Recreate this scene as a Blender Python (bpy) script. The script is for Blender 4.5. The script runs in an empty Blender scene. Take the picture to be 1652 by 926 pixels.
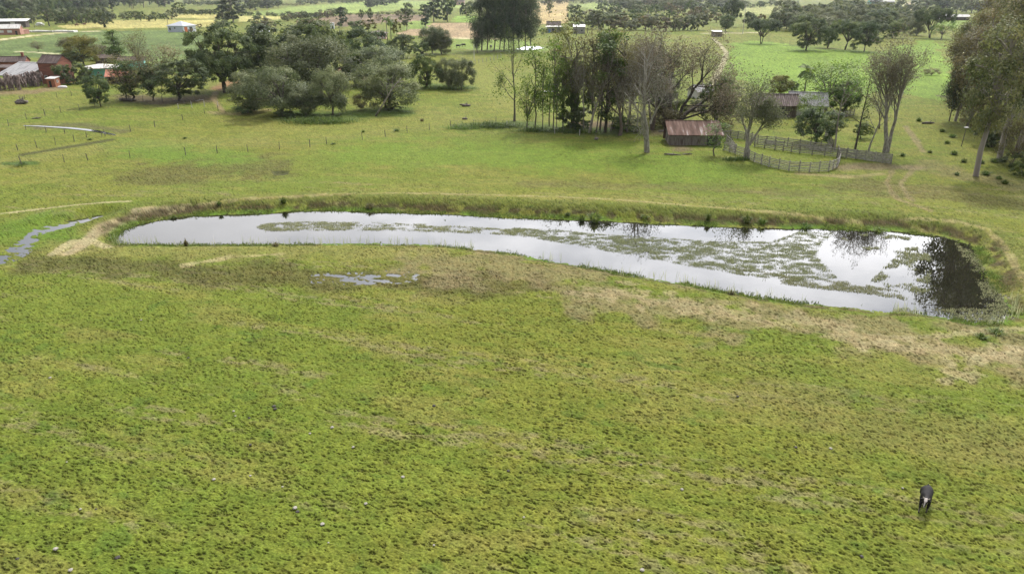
import bpy, bmesh, math, random
import numpy as np
from mathutils import Vector, Matrix
R = math.radians
scene = bpy.context.scene
COL = scene.collection

# ------------------------------------------------------------ camera, sky, sun, exposure
CAM_H = 28.0
PITCH = math.atan(475.0 / 1101.0)
FPX = 1101.0
cam_data = bpy.data.cameras.new('camera')
cam_data.sensor_width = 36.0
cam_data.lens = 36.0 * FPX / 1652.0
cam_data.clip_start = 0.5
cam_data.clip_end = 20000.0
camera = bpy.data.objects.new('camera', cam_data)
camera.location = (0, 0, CAM_H)
camera.rotation_euler = (math.pi / 2 - PITCH, 0, 0)
COL.objects.link(camera)
scene.camera = camera

SUN_EL, SUN_AZ = R(50), R(24)          # azimuth measured from +Y towards +X
sun_vec = Vector((math.sin(SUN_AZ) * math.cos(SUN_EL), math.cos(SUN_AZ) * math.cos(SUN_EL), math.sin(SUN_EL)))
sun_data = bpy.data.lights.new('sun', 'SUN')
sun_data.energy = 3.4
sun_data.angle = R(2.5)
sun_data.color = (1.0, 0.95, 0.87)
sun = bpy.data.objects.new('sun', sun_data)
sun.rotation_euler = sun_vec.to_track_quat('Z', 'Y').to_euler()
sun.location = (0, 0, 200)
COL.objects.link(sun)

scene.view_settings.view_transform = 'Standard'
scene.view_settings.look = 'None'
scene.view_settings.gamma = 1.0
scene.view_settings.use_curve_mapping = False
scene.view_settings.exposure = 0.2

world = bpy.data.worlds.new('World')
scene.world = world
world.use_nodes = True
wt = world.node_tree
wt.nodes.clear()

def wn(t, **kw):
    n = wt.nodes.new(t)
    for k, v in kw.items():
        setattr(n, k, v)
    return n

def wmath(op, a, b=None):
    n = wn('ShaderNodeMath', operation=op)
    for i, v in enumerate((a, b)):
        if v is None: continue
        if isinstance(v, (int, float)): n.inputs[i].default_value = v
        else: wt.links.new(v, n.inputs[i])
    return n.outputs[0]

w_out = wn('ShaderNodeOutputWorld')
w_bg = wn('ShaderNodeBackground')
w_bg.inputs['Strength'].default_value = 0.1
w_sky = wn('ShaderNodeTexSky', sky_type='NISHITA', sun_disc=False, sun_elevation=SUN_EL, sun_rotation=SUN_AZ)
w_tc = wn('ShaderNodeTexCoord')
w_sep = wn('ShaderNodeSeparateXYZ')
wt.links.new(w_tc.outputs['Generated'], w_sep.inputs[0])
zc = wmath('ADD', wmath('MAXIMUM', w_sep.outputs['Z'], 0.0), 0.12)
w_cmb = wn('ShaderNodeCombineXYZ')
wt.links.new(wmath('DIVIDE', w_sep.outputs['X'], zc), w_cmb.inputs['X'])
wt.links.new(wmath('DIVIDE', w_sep.outputs['Y'], zc), w_cmb.inputs['Y'])
w_noise = wn('ShaderNodeTexNoise')
w_noise.inputs['Scale'].default_value = 1.15
w_noise.inputs['Detail'].default_value = 7
w_noise.inputs['Roughness'].default_value = 0.55
wt.links.new(w_cmb.outputs[0], w_noise.inputs['Vector'])
w_ramp = wn('ShaderNodeValToRGB')
w_ramp.color_ramp.elements[0].position = 0.30
w_ramp.color_ramp.elements[1].position = 0.54
w_ramp.color_ramp.elements[0].color = (0.4, 0.4, 0.4, 1)
wt.links.new(w_noise.outputs['Fac'], w_ramp.inputs['Fac'])
# clouds are brightest around the sun
w_dot = wn('ShaderNodeVectorMath', operation='DOT_PRODUCT')
wt.links.new(w_tc.outputs['Generated'], w_dot.inputs[0])
w_dot.inputs[1].default_value = sun_vec
glow = wmath('POWER', wmath('MAXIMUM', w_dot.outputs['Value'], 0.0), 2.5)
w_n2 = wn('ShaderNodeTexNoise')
w_n2.inputs['Scale'].default_value = 2.3
w_n2.inputs['Detail'].default_value = 5
wt.links.new(w_cmb.outputs[0], w_n2.inputs['Vector'])
CLOUD_BASE, CLOUD_GLOW = 3.9, 37.0
lum = wmath('MULTIPLY', wmath('ADD', CLOUD_BASE, wmath('MULTIPLY', glow, CLOUD_GLOW)), wmath('ADD', 0.62, wmath('MULTIPLY', w_n2.outputs['Fac'], 0.76)))
lum = wmath('MULTIPLY', lum, wmath('ADD', 0.85, wmath('MULTIPLY', wmath('POWER', wmath('SUBTRACT', 1.0, wmath('MAXIMUM', w_sep.outputs['Z'], 0.0)), 4.0), 1.7)))
w_cc = wn('ShaderNodeVectorMath', operation='SCALE')
w_cc.inputs[0].default_value = (1.0, 1.0, 1.03)
wt.links.new(lum, w_cc.inputs['Scale'])
w_blue = wn('ShaderNodeVectorMath', operation='SCALE')
wt.links.new(w_sky.outputs[0], w_blue.inputs[0])
w_blue.inputs['Scale'].default_value = 1.6
w_mix = wn('ShaderNodeMix', data_type='RGBA')
wt.links.new(w_ramp.outputs['Color'], w_mix.inputs['Factor'])
wt.links.new(w_blue.outputs[0], w_mix.inputs[6])
wt.links.new(w_cc.outputs[0], w_mix.inputs[7])
wt.links.new(w_mix.outputs[2], w_bg.inputs['Color'])
wt.links.new(w_bg.outputs[0], w_out.inputs[0])

# ------------------------------------------------------------ helpers: photograph point -> ground point
cp, sp = math.cos(PITCH), math.sin(PITCH)

def ray(px, py):
    x = (px - 826.0) / FPX
    u = -(py - 463.0) / FPX
    return (x, cp + u * sp, -sp + u * cp)

def G(px, py, z=0.0):
    d = ray(px, py)
    t = (z - CAM_H) / d[2]
    return Vector((d[0] * t, d[1] * t, z))

def top_z(y, px, py):
    d = ray(px, py)
    return CAM_H + d[2] * y / d[1]

def mpp(P):
    """metres per photograph pixel at point P"""
    return (P[1] * cp + (CAM_H - P[2]) * sp) / FPX

def to_px(x, y, z=0.0):
    dz = z - CAM_H
    depth = y * cp - dz * sp
    up = y * sp + dz * cp
    dd = np.where(depth > 0.5, depth, 1.0)
    u = np.where(depth > 0.5, 826 + FPX * x / dd, -1e5)
    v = np.where(depth > 0.5, 463 - FPX * up / dd, 1e5)
    return u, v

# ------------------------------------------------------------ numpy noise
def _h(ix, iy, seed):
    n = (ix.astype(np.int64) * 374761393 + iy.astype(np.int64) * 668265263 + seed * 974634777) & 0xffffffff
    n = ((n ^ (n >> 13)) * 1274126177) & 0xffffffff
    n = n ^ (n >> 16)
    return (n & 0xffff).astype(np.float32) / 65535.0

def vnoise(x, y, seed=0):
    ix = np.floor(x); iy = np.floor(y)
    fx = (x - ix).astype(np.float32); fy = (y - iy).astype(np.float32)
    fx = fx * fx * (3 - 2 * fx); fy = fy * fy * (3 - 2 * fy)
    a = _h(ix, iy, seed); b = _h(ix + 1, iy, seed); c = _h(ix, iy + 1, seed); d = _h(ix + 1, iy + 1, seed)
    return a + (b - a) * fx + (c - a) * fy + (a - b - c + d) * fx * fy

def fbm(x, y, seed=0, octv=4, rough=0.5):
    s = 0; amp = 1; tot = 0
    for o in range(octv):
        s = s + amp * vnoise(x * 2 ** o + 17.3 * o, y * 2 ** o - 9.1 * o, seed + o)
        tot += amp; amp *= rough
    return s / tot

def sstep(a, b, x):
    t = np.clip((x - a) / (b - a), 0, 1)
    return t * t * (3 - 2 * t)

def poly_dist(px, py, pts, closed=False):
    """distance from points to a polyline"""
    best = np.full(px.shape, 1e9)
    n = len(pts)
    for i in range(n if closed else n - 1):
        ax, ay = pts[i][0], pts[i][1]; bx, by = pts[(i + 1) % n][0], pts[(i + 1) % n][1]
        dx, dy = bx - ax, by - ay
        L = dx * dx + dy * dy + 1e-9
        t = np.clip(((px - ax) * dx + (py - ay) * dy) / L, 0, 1)
        best = np.minimum(best, (px - ax - t * dx) ** 2 + (py - ay - t * dy) ** 2)
    return np.sqrt(best)

def inside(px, py, pts):
    r = np.zeros(px.shape, bool)
    n = len(pts)
    for i in range(n):
        ax, ay = pts[i][0], pts[i][1]; bx, by = pts[(i + 1) % n][0], pts[(i + 1) % n][1]
        if ay == by: continue
        c = ((ay > py) != (by > py)) & (px < (bx - ax) * (py - ay) / (by - ay) + ax)
        r ^= c
    return r

# ------------------------------------------------------------ helpers: meshes and objects
def np_mesh(name, verts, faces, mats, mat_idx=None, attrs=None, smooth=False):
    """verts (N,3); faces (M,k) array with one k"""
    verts = np.asarray(verts, np.float32); faces = np.asarray(faces, np.int32)
    me = bpy.data.meshes.new(name)
    M, k = faces.shape
    me.vertices.add(len(verts)); me.vertices.foreach_set('co', verts.ravel())
    me.loops.add(M * k); me.loops.foreach_set('vertex_index', faces.ravel())
    me.polygons.add(M)
    me.polygons.foreach_set('loop_start', np.arange(0, M * k, k, dtype=np.int32))
    me.polygons.foreach_set('loop_total', np.full(M, k, np.int32))
    if mat_idx is not None: me.polygons.foreach_set('material_index', np.asarray(mat_idx, np.int32))
    me.polygons.foreach_set('use_smooth', np.full(M, smooth, bool))
    for nm, (typ, dom, dat) in (attrs or {}).items():
        at = me.attributes.new(nm, typ, dom)
        at.data.foreach_set('color' if typ == 'FLOAT_COLOR' else 'value', np.asarray(dat, np.float32).ravel())
    for m in (mats if isinstance(mats, (list, tuple)) else [mats]): me.materials.append(m)
    me.update(calc_edges=True)
    return me

def link(name, me, parent=None, **kw):
    o = bpy.data.objects.new(name, me)
    COL.objects.link(o)
    if parent is not None: o.parent = parent
    return o

def tag(o, label=None, cat=None, group=None, kind=None):
    if label: o['label'] = label
    if cat: o['category'] = cat
    if group: o['group'] = group
    if kind: o['kind'] = kind
    return o

def empty(name, loc, rz=0.0, label=None, cat=None, group=None):
    o = bpy.data.objects.new(name, None)
    o.empty_display_size = 0.3
    COL.objects.link(o)
    o.location = loc; o.rotation_euler = (0, 0, rz)
    return tag(o, label, cat, group)

class MB:
    """collects boxes, prisms and tubes into one mesh"""
    def __init__(s): s.v = []; s.f = []; s.m = []
    def add(s, vs, fs, mi=0):
        b = len(s.v)
        s.v.extend([tuple(v) for v in vs]); s.f.extend([tuple(b + i for i in f) for f in fs]); s.m.extend([mi] * len(fs))
    def box(s, c, size, rz=0.0, mi=0, jit=0.0):
        x, y, z = [q / 2 for q in size]
        cr, sr = math.cos(rz), math.sin(rz)
        vs = []
        for dx, dy, dz in ((-x,-y,-z),(x,-y,-z),(x,y,-z),(-x,y,-z),(-x,-y,z),(x,-y,z),(x,y,z),(-x,y,z)):
            if jit: dx += random.uniform(-jit, jit); dy += random.uniform(-jit, jit); dz += random.uniform(-jit, jit)
            vs.append((c[0] + dx * cr - dy * sr, c[1] + dx * sr + dy * cr, c[2] + dz))
        s.add(vs, [(3,2,1,0),(4,5,6,7),(0,1,5,4),(1,2,6,5),(2,3,7,6),(3,0,4,7)], mi)
    def tube(s, pts, rads, k=6, mi=0, cap=True):
        b = len(s.v); n = len(pts)
        P = [Vector(p) for p in pts]
        for i in range(n):
            d = (P[min(i + 1, n - 1)] - P[max(i - 1, 0)])
            d = d.normalized() if d.length > 1e-6 else Vector((0, 0, 1))
            a = Vector((0, 1, 0)) if abs(d.y) < 0.8 else Vector((1, 0, 0))
            u = d.cross(a).normalized(); w = d.cross(u)
            for j in range(k):
                t = 2 * math.pi * j / k
                s.v.append(tuple(P[i] + (u * math.cos(t) + w * math.sin(t)) * rads[i]))
        for i in range(n - 1):
            for j in range(k):
                j2 = (j + 1) % k
                s.f.append((b + i * k + j, b + i * k + j2, b + (i + 1) * k + j2, b + (i + 1) * k + j)); s.m.append(mi)
        if cap:
            s.f.append(tuple(b + (n - 1) * k + j for j in range(k))); s.m.append(mi)
            s.f.append(tuple(b + k - 1 - j for j in range(k))); s.m.append(mi)
    def mesh(s, name, mats, smooth=False):
        me = bpy.data.meshes.new(name)
        me.from_pydata(s.v, [], s.f)
        me.polygons.foreach_set('material_index', s.m)
        me.polygons.foreach_set('use_smooth', [smooth] * len(s.f))
        for m in (mats if isinstance(mats, (list, tuple)) else [mats]): me.materials.append(m)
        me.update()
        return me
    def build(s, name, mats, parent=None, smooth=False):
        return link(name, s.mesh(name, mats, smooth), parent)

# ------------------------------------------------------------ materials
def new_mat(name):
    m = bpy.data.materials.new(name); m.use_nodes = True
    nt = m.node_tree
    return m, nt, nt.nodes['Principled BSDF']

def pmat(name, c1, c2=None, scale=3.0, rough=0.8, bump=0.0, spec=0.3, detail=5, stretch=(1, 1, 1), lo=0.35, hi=0.65, metal=0.0):
    m, nt, b = new_mat(name)
    b.inputs['Roughness'].default_value = rough
    b.inputs['Specular IOR Level'].default_value = spec
    b.inputs['Metallic'].default_value = metal
    tc = nt.nodes.new('ShaderNodeTexCoord'); mp = nt.nodes.new('ShaderNodeMapping')
    mp.inputs['Scale'].default_value = stretch
    nt.links.new(tc.outputs['Object'], mp.inputs[0])
    nz = nt.nodes.new('ShaderNodeTexNoise'); nz.inputs['Scale'].default_value = scale; nz.inputs['Detail'].default_value = detail
    nt.links.new(mp.outputs[0], nz.inputs['Vector'])
    rp = nt.nodes.new('ShaderNodeValToRGB')
    rp.color_ramp.elements[0].position = lo; rp.color_ramp.elements[1].position = hi
    rp.color_ramp.elements[0].color = (*c1, 1); rp.color_ramp.elements[1].color = (*(c2 or tuple(x * 0.7 for x in c1)), 1)
    nt.links.new(nz.outputs['Fac'], rp.inputs[0]); nt.links.new(rp.outputs[0], b.inputs['Base Color'])
    if bump:
        bp = nt.nodes.new('ShaderNodeBump'); bp.inputs['Strength'].default_value = bump; bp.inputs['Distance'].default_value = 0.1
        nt.links.new(nz.outputs['Fac'], bp.inputs['Height']); nt.links.new(bp.outputs[0], b.inputs['Normal'])
    return m

def wave_mat(name, c1, c2, period, axis='X', rough=0.6, noise_c=None, noise_scale=0.8, depth=0.03, patch=(0.5, 0.62)):
    """corrugated sheet / boards / tiles: bands along one object axis with weathering"""
    m, nt, b = new_mat(name)
    b.inputs['Roughness'].default_value = rough
    tc = nt.nodes.new('ShaderNodeTexCoord')
    wv = nt.nodes.new('ShaderNodeTexWave'); wv.bands_direction = axis
    wv.inputs['Scale'].default_value = 2 * math.pi / period / 20.0
    wv.inputs['Distortion'].default_value = 0.4
    nt.links.new(tc.outputs['Object'], wv.inputs['Vector'])
    nz = nt.nodes.new('ShaderNodeTexNoise'); nz.inputs['Scale'].default_value = noise_scale; nz.inputs['Detail'].default_value = 6
    mp = nt.nodes.new('ShaderNodeMapping'); mp.inputs['Scale'].default_value = (3, 0.5, 0.5) if axis == 'X' else (0.5, 0.5, 3)
    nt.links.new(tc.outputs['Object'], mp.inputs[0]); nt.links.new(mp.outputs[0], nz.inputs['Vector'])
    m1 = nt.nodes.new('ShaderNodeMix'); m1.data_type = 'RGBA'
    nt.links.new(wv.outputs['Fac'], m1.inputs['Factor']); m1.inputs[6].default_value = (*c1, 1); m1.inputs[7].default_value = (*c2, 1)
    rp = nt.nodes.new('ShaderNodeValToRGB'); rp.color_ramp.elements[0].position = patch[0]; rp.color_ramp.elements[1].position = patch[1]
    nt.links.new(nz.outputs['Fac'], rp.inputs[0])
    m2 = nt.nodes.new('ShaderNodeMix'); m2.data_type = 'RGBA'
    nt.links.new(rp.outputs[0], m2.inputs['Factor']); nt.links.new(m1.outputs[2], m2.inputs[6]); m2.inputs[7].default_value = (*(noise_c or c2), 1)
    nt.links.new(m2.outputs[2], b.inputs['Base Color'])
    bp = nt.nodes.new('ShaderNodeBump'); bp.inputs['Distance'].default_value = depth; bp.inputs['Strength'].default_value = 0.8
    nt.links.new(wv.outputs['Fac'], bp.inputs['Height']); nt.links.new(bp.outputs[0], b.inputs['Normal'])
    return m

def leaf_mat(name, dark, mid, light, trans=0.3, rough=0.55):
    m, nt, b = new_mat(name)
    b.inputs['Roughness'].default_value = rough
    b.inputs['Specular IOR Level'].default_value = 0.25
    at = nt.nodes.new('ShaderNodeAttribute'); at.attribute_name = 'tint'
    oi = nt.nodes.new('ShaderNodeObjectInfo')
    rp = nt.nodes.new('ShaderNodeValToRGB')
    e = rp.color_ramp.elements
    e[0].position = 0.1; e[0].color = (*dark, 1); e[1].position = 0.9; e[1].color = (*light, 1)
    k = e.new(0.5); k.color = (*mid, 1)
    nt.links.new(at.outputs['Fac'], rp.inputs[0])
    hs = nt.nodes.new('ShaderNodeHueSaturation')
    mr = nt.nodes.new('ShaderNodeMapRange'); mr.inputs['To Min'].default_value = 0.8; mr.inputs['To Max'].default_value = 1.2
    nt.links.new(oi.outputs['Random'], mr.inputs['Value']); nt.links.new(mr.outputs[0], hs.inputs['Value'])
    mr2 = nt.nodes.new('ShaderNodeMapRange'); mr2.inputs['To Min'].default_value = 0.485; mr2.inputs['To Max'].default_value = 0.515
    mul = nt.nodes.new('ShaderNodeMath'); mul.operation = 'FRACT'; m7 = nt.nodes.new('ShaderNodeMath'); m7.operation = 'MULTIPLY'; m7.inputs[1].default_value = 7.31
    nt.links.new(oi.outputs['Random'], m7.inputs[0]); nt.links.new(m7.outputs[0], mul.inputs[0]); nt.links.new(mul.outputs[0], mr2.inputs['Value'])
    nt.links.new(mr2.outputs[0], hs.inputs['Hue'])
    nt.links.new(rp.outputs[0], hs.inputs['Color'])
    nt.links.new(hs.outputs[0], b.inputs['Base Color'])
    tr = nt.nodes.new('ShaderNodeBsdfTranslucent'); nt.links.new(hs.outputs[0], tr.inputs['Color'])
    mx = nt.nodes.new('ShaderNodeMixShader'); mx.inputs[0].default_value = trans
    nt.links.new(b.outputs[0], mx.inputs[1]); nt.links.new(tr.outputs[0], mx.inputs[2])
    nt.links.new(mx.outputs[0], nt.nodes['Material Output'].inputs[0])
    return m

M = {}
M['bark_dark'] = pmat('dark_bark', (0.05, 0.04, 0.032), (0.10, 0.085, 0.07), 6, 0.9, 0.5)
M['bark_grey'] = pmat('grey_bark', (0.17, 0.15, 0.125), (0.09, 0.075, 0.06), 5, 0.9, 0.5, stretch=(1, 1, 0.4))
M['bark_pale'] = pmat('pale_bark', (0.34, 0.31, 0.27), (0.16, 0.13, 0.11), 3, 0.85, 0.4, stretch=(1, 1, 0.3))
M['bark_twig'] = pmat('twig_bark', (0.16, 0.13, 0.10), (0.09, 0.07, 0.055), 5, 0.9)
M['bark_lichen'] = pmat('lichen_bark', (0.35, 0.33, 0.285), (0.17, 0.15, 0.125), 4, 0.9, 0.4, stretch=(1, 1, 0.4))
M['leaf_dark'] = leaf_mat('dark_leaves', (0.050, 0.077, 0.028), (0.089, 0.126, 0.041), (0.174, 0.210, 0.065), 0.38)
M['leaf_olive'] = leaf_mat('grey_green_leaves', (0.081, 0.103, 0.046), (0.136, 0.167, 0.071), (0.230, 0.253, 0.115), 0.38)
M['leaf_euc'] = leaf_mat('eucalyptus_leaves', (0.073, 0.092, 0.030), (0.146, 0.160, 0.056), (0.270, 0.248, 0.097), 0.42)
M['leaf_eucd'] = leaf_mat('dark_eucalyptus_leaves', (0.036, 0.058, 0.031), (0.062, 0.090, 0.043), (0.114, 0.144, 0.062), 0.35)
M['leaf_brown'] = leaf_mat('brownish_leaves', (0.094, 0.088, 0.037), (0.165, 0.149, 0.064), (0.253, 0.215, 0.097), 0.4)
M['leaf_fresh'] = leaf_mat('fresh_green_leaves', (0.07, 0.13, 0.02), (0.13, 0.21, 0.032), (0.22, 0.30, 0.05), 0.45)
M['leaf_mid'] = leaf_mat('mid_green_leaves', (0.055, 0.094, 0.021), (0.101, 0.153, 0.034), (0.195, 0.240, 0.052), 0.4)
M['leaf_yellow'] = leaf_mat('yellow_green_leaves', (0.09, 0.10, 0.018), (0.15, 0.155, 0.026), (0.24, 0.22, 0.04), 0.4)
M['leaf_bud'] = leaf_mat('brown_buds', (0.125, 0.105, 0.062), (0.215, 0.18, 0.108), (0.32, 0.27, 0.165), 0.35)
M['leaf_lichen'] = leaf_mat('lichen_tips', (0.115, 0.115, 0.081), (0.184, 0.184, 0.127), (0.276, 0.265, 0.184), 0.3)
M['leaf_grass'] = leaf_mat('weed_leaves', (0.06, 0.11, 0.022), (0.115, 0.17, 0.034), (0.21, 0.23, 0.07), 0.45)
M['leaf_reed'] = leaf_mat('pond_weed_leaves', (0.207, 0.226, 0.110), (0.317, 0.336, 0.171), (0.464, 0.427, 0.256), 0.5)
# ------------------------------------------------------------ pond outline and ground
WATER_Z = -0.5
POND_PX = [(186,391),(190,382),(200,372),(225,362),(260,354),(300,349),(350,347),(430,345),(470,341),(540,340),(600,342),(700,345),(780,349),(830,352),
           (900,354),(1000,358),(1100,363),(1200,367),(1280,370),(1330,370),(1400,372),(1450,374),(1520,382),(1560,394),(1578,410),(1590,440),(1610,470),
           (1627,492),(1630,508),(1612,520),(1570,521),(1530,512),(1480,505),(1420,502),(1350,495),(1280,487),(1200,475),(1110,459),(1000,440),(900,423),
           (830,411),(760,401),(700,396),(600,393),(500,394),(400,395),(300,395),(210,395)]
POND = [tuple(G(px, py, WATER_Z))[:2] for px, py in POND_PX]
NEAR_PX = [(0,398),(200,396),(400,398),(700,397),(900,424),(1110,461),(1280,488),(1420,503),(1570,523),(1652,540)]
MID_PX = [(-900,372),(0,372),(200,375),(400,372),(700,370),(900,388),(1110,412),(1280,430),(1420,440),(1570,458),(1652,470),(2600,560)]
MIDW = [tuple(G(px, py))[:2] for px, py in MID_PX]
mid_x = np.array([p[0] for p in MIDW]); mid_y = np.array([p[1] for p in MIDW])

STREAM_PX = [(-30,425),(0,413),(18,400),(40,386),(55,370),(85,362),(125,355),(162,347),(166,349),(125,361),(85,371),(66,380),(52,392),(42,408),(20,420),(0,424)]
PUDDLE_PX = [(500,444),(540,441),(600,439),(640,434),(672,444),(668,452),(625,456),(560,456),(505,454)]
POOL_PX = [(440,279),(452,277),(466,279),(462,284),(444,285)]
STREAM = [tuple(G(*p))[:2] for p in STREAM_PX]
PUDDLE = [tuple(G(*p))[:2] for p in PUDDLE_PX]
POOL = [tuple(G(*p))[:2] for p in POOL_PX]

sa = G(370, 547); sb = G(900, 620)
STREAK = Vector((sb.x - sa.x, sb.y - sa.y, 0)).normalized()

def pond_height(x, y):
    """base height without the fine bumps, and distance to the pond edge (negative inside)"""
    d = np.full(x.shape, 1e3)
    near = (x > -75) & (x < 80) & (y > 30) & (y < 130)
    dd = poly_dist(x[near], y[near], POND, True)
    ins = inside(x[near], y[near], POND)
    d[near] = np.where(ins, -dd, dd)
    wob = (fbm(x * 0.6, y * 0.6, 5, 3) - 0.5) * 1.0
    d2 = d + wob * np.where(np.abs(d) < 6, 1, 0)
    ym = np.interp(x, mid_x, mid_y)
    far = sstep(-3, 4, y - ym)
    dyke = WATER_Z + 1.35 * sstep(0.0, 4.2, d2) - 0.55 * sstep(7.5, 18, d2) - 0.3 * sstep(18, 45, d2)
    flat = WATER_Z + 0.5 * sstep(-0.1, 2.6, d2)
    z = flat + (dyke - flat) * far
    z = np.where(d2 < 0, WATER_Z - 0.6 * sstep(0, 3, -d2), z)
    return z, d2, far

# path and field layout, in photograph points on the ground
TRACK = [(108,398),(122,390),(140,376),(172,357),(228,337),(300,328),(400,320),(520,314),(640,312),(780,315),(900,318),(1000,323),(1120,333),(1250,342),(1380,349),(1480,351),(1540,356),(1590,369),(1622,393),(1643,430),(1668,470)]
TRACK_W = [tuple(G(p[0], p[1], 0.8))[:2] for p in TRACK]
FIELDS = {   # name: list of (polygon, colour, row contrast)
 'crop_field': [([(-120,77),(0,67),(130,51),(300,49),(335,60),(335,80),(300,103),(200,98),(0,92),(-120,95)], (0.115,0.155,0.06), 0.25),
                ([(200,98),(300,103),(330,90),(330,125),(290,120)], (0.15,0.20,0.06), 0.1)],
 'hay_field': [([(88,43),(150,36),(190,33),(350,32),(350,44),(250,46),(110,47)], (0.36,0.31,0.14), 0.1),
               ([(270,30),(282,23),(350,24),(350,31)], (0.36,0.31,0.14), 0.1), ([(385,26),(460,27),(460,31),(385,36)], (0.36,0.32,0.15), 0.1)],
 'ploughed_field': [([(478,34),(560,24),(620,23),(690,25),(692,35),(620,37),(560,43),(478,42)], (0.17,0.12,0.095), 0.35),
                    ([(640,54),(697,38),(790,37),(790,62),(725,62),(650,57)], (0.26,0.185,0.14), 0.3),
                    ([(862,3),(917,1),(917,38),(862,40)], (0.34,0.25,0.15), 0.2)],
 'green_field': [([(385,24),(470,12),(590,3),(690,3),(745,1),(745,13),(660,15),(600,20),(480,26)], (0.20,0.25,0.075), 0.08),
                 ([(650,49),(662,35),(697,33),(688,46)], (0.17,0.23,0.06), 0.1), ([(728,36),(735,27),(770,27),(770,37)], (0.17,0.25,0.05), 0.1),
                 ([(925,9),(962,5),(1000,8),(962,17)], (0.22,0.26,0.09), 0.0),
                 ([(1150,145),(1180,70),(1230,66),(1290,78),(1420,84),(1500,62),(1540,110),(1535,162),(1420,150),(1300,165),(1180,128)], (0.135,0.198,0.036), 0.12),
                 ([(1185,25),(1200,14),(1260,10),(1258,23)], (0.27,0.27,0.12), 0.0), ([(1360,20),(1400,11),(1470,8),(1450,19)], (0.22,0.25,0.11), 0.0),
                 ([(1510,40),(1540,31),(1640,31),(1640,60)], (0.18,0.24,0.06), 0.1), ([(725,80),(728,64),(830,64),(900,80),(860,84)], (0.16,0.21,0.055), 0.1)],
}
ROADS = [([(-60,73),(0,65),(50,58),(105,53),(150,51),(168,50)], 5.0, (0.42,0.36,0.28)), ([(1118,178),(1134,160),(1146,140),(1156,122),(1167,102),(1172,86),(1163,74),(1150,62)], 1.7, (0.27,0.235,0.18)),
         ([(720,62),(745,62.5),(800,63.5)], 7.0, (0.45,0.38,0.30)), ([(1135,55),(1180,54),(1230,53)], 6.0, (0.36,0.31,0.24)), ([(1470,4),(1466,12),(1476,22)], 16, (0.42,0.33,0.27)), ([(30,84),(60,85),(95,88)], 2.5, (0.42,0.38,0.30))]
for k in FIELDS: FIELDS[k] = [([tuple(G(*p))[:2] for p in pl], c, rc) for pl, c, rc in FIELDS[k]]
ROADS = [([tuple(G(*p))[:2] for p in pl], w, c) for pl, w, c in ROADS]

# polar sheet round the point below the camera, fine where the photograph is taken, out past the horizon
az = np.concatenate([np.linspace(-math.pi, -R(64), 90, endpoint=False), np.linspace(-R(64), -R(50), 110, endpoint=False), np.linspace(-R(50), R(50), 1290, endpoint=False), np.linspace(R(50), R(64), 110, endpoint=False), np.linspace(R(64), math.pi, 91)])
th = np.concatenate([np.linspace(R(66), R(46), 220, endpoint=False), np.linspace(R(46), R(0.55), 840)])
rr = np.concatenate([[0.3, 1.5, 3, 4.5, 6, 7.5, 9, 10.5], CAM_H / np.tan(th), [3600, 5000, 7500, 12000]])
AZ, RRg = np.meshgrid(az, rr)
gx = (RRg * np.sin(AZ)).ravel(); gy = (RRg * np.cos(AZ)).ravel()
NR, NA = len(rr), len(az)
gz, gd, gfar = pond_height(gx, gy)
U, V = to_px(gx, gy)
front = (gy > 5) & (V > -11) & (V < 3000) & (np.abs(U - 826) < 2500)

def wsoft(pts_px, w_px, noise_amp=0.6, seed=1, pts_world=None, nscale=None):
    """soft mask of a polyline drawn in photograph points; the width is in photograph pixels (vertical)"""
    m = np.zeros(gx.shape, np.float32)
    xs = [p[0] for p in pts_px]; ys = [p[1] for p in pts_px]
    sel = (U > min(xs) - 3 * w_px - 60) & (U < max(xs) + 3 * w_px + 60) & (V > min(ys) - 2.2 * w_px) & (V < max(ys) + 2.2 * w_px)
    if not sel.any(): return m
    k = 3.0
    d = poly_dist(U[sel] / k, V[sel], [(p[0] / k, p[1]) for p in pts_px])
    sc = nscale or 0.35
    n = fbm(gx[sel] * sc, gy[sel] * sc, seed, 4) - 0.5
    m[sel] = sstep(1.0, 0.25, d / w_px + n * 2 * noise_amp)
    return m

def wpath(pts_w, w_m, noise_amp=0.4, seed=1, nscale=0.8):
    m = np.zeros(gx.shape, np.float32)
    xs = [p[0] for p in pts_w]; ys = [p[1] for p in pts_w]
    wm = float(np.max(w_m)); sel = (gx > min(xs) - 3 * wm) & (gx < max(xs) + 3 * wm) & (gy > min(ys) - 3 * wm) & (gy < max(ys) + 3 * wm)
    if not sel.any(): return m
    d = poly_dist(gx[sel], gy[sel], pts_w)
    n = fbm(gx[sel] * nscale, gy[sel] * nscale, seed, 3) - 0.5
    m[sel] = sstep(1.0, 0.45, d / (w_m[sel] if np.ndim(w_m) else w_m) + n * 2 * noise_amp)
    return m

def blend(col, c, m): return col + (np.array(c, np.float32) - col) * m[:, None]

# along- and across-streak coordinates of the pasture
su = gx * STREAK.x + gy * STREAK.y; sv = -gx * STREAK.y + gy * STREAK.x
n_big = fbm(gx * 0.03, gy * 0.03, 11, 4)
n_mid = fbm(su * 0.12, sv * 0.45, 21, 4)
n_fine = fbm(su * 1.3, sv * 2.6, 31, 3, 0.6)
n_clump = fbm(gx * 0.5, gy * 0.5, 41, 3)
n_tiny = vnoise(gx * 9, gy * 9, 51)
near_f = sstep(150, 60, gy)
col = np.zeros((len(gx), 3), np.float32)
col[:] = (0.140, 0.148, 0.032)
col = blend(col, (0.122, 0.146, 0.028), sstep(0.40, 0.58, n_big))
col = blend(col, (0.178, 0.162, 0.055), sstep(0.48, 0.68, n_mid) * 0.55)
col = blend(col, (0.092, 0.128, 0.022), sstep(0.50, 0.72, fbm(su * 0.3, sv * 0.8, 23, 3)) * 0.38)
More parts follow.
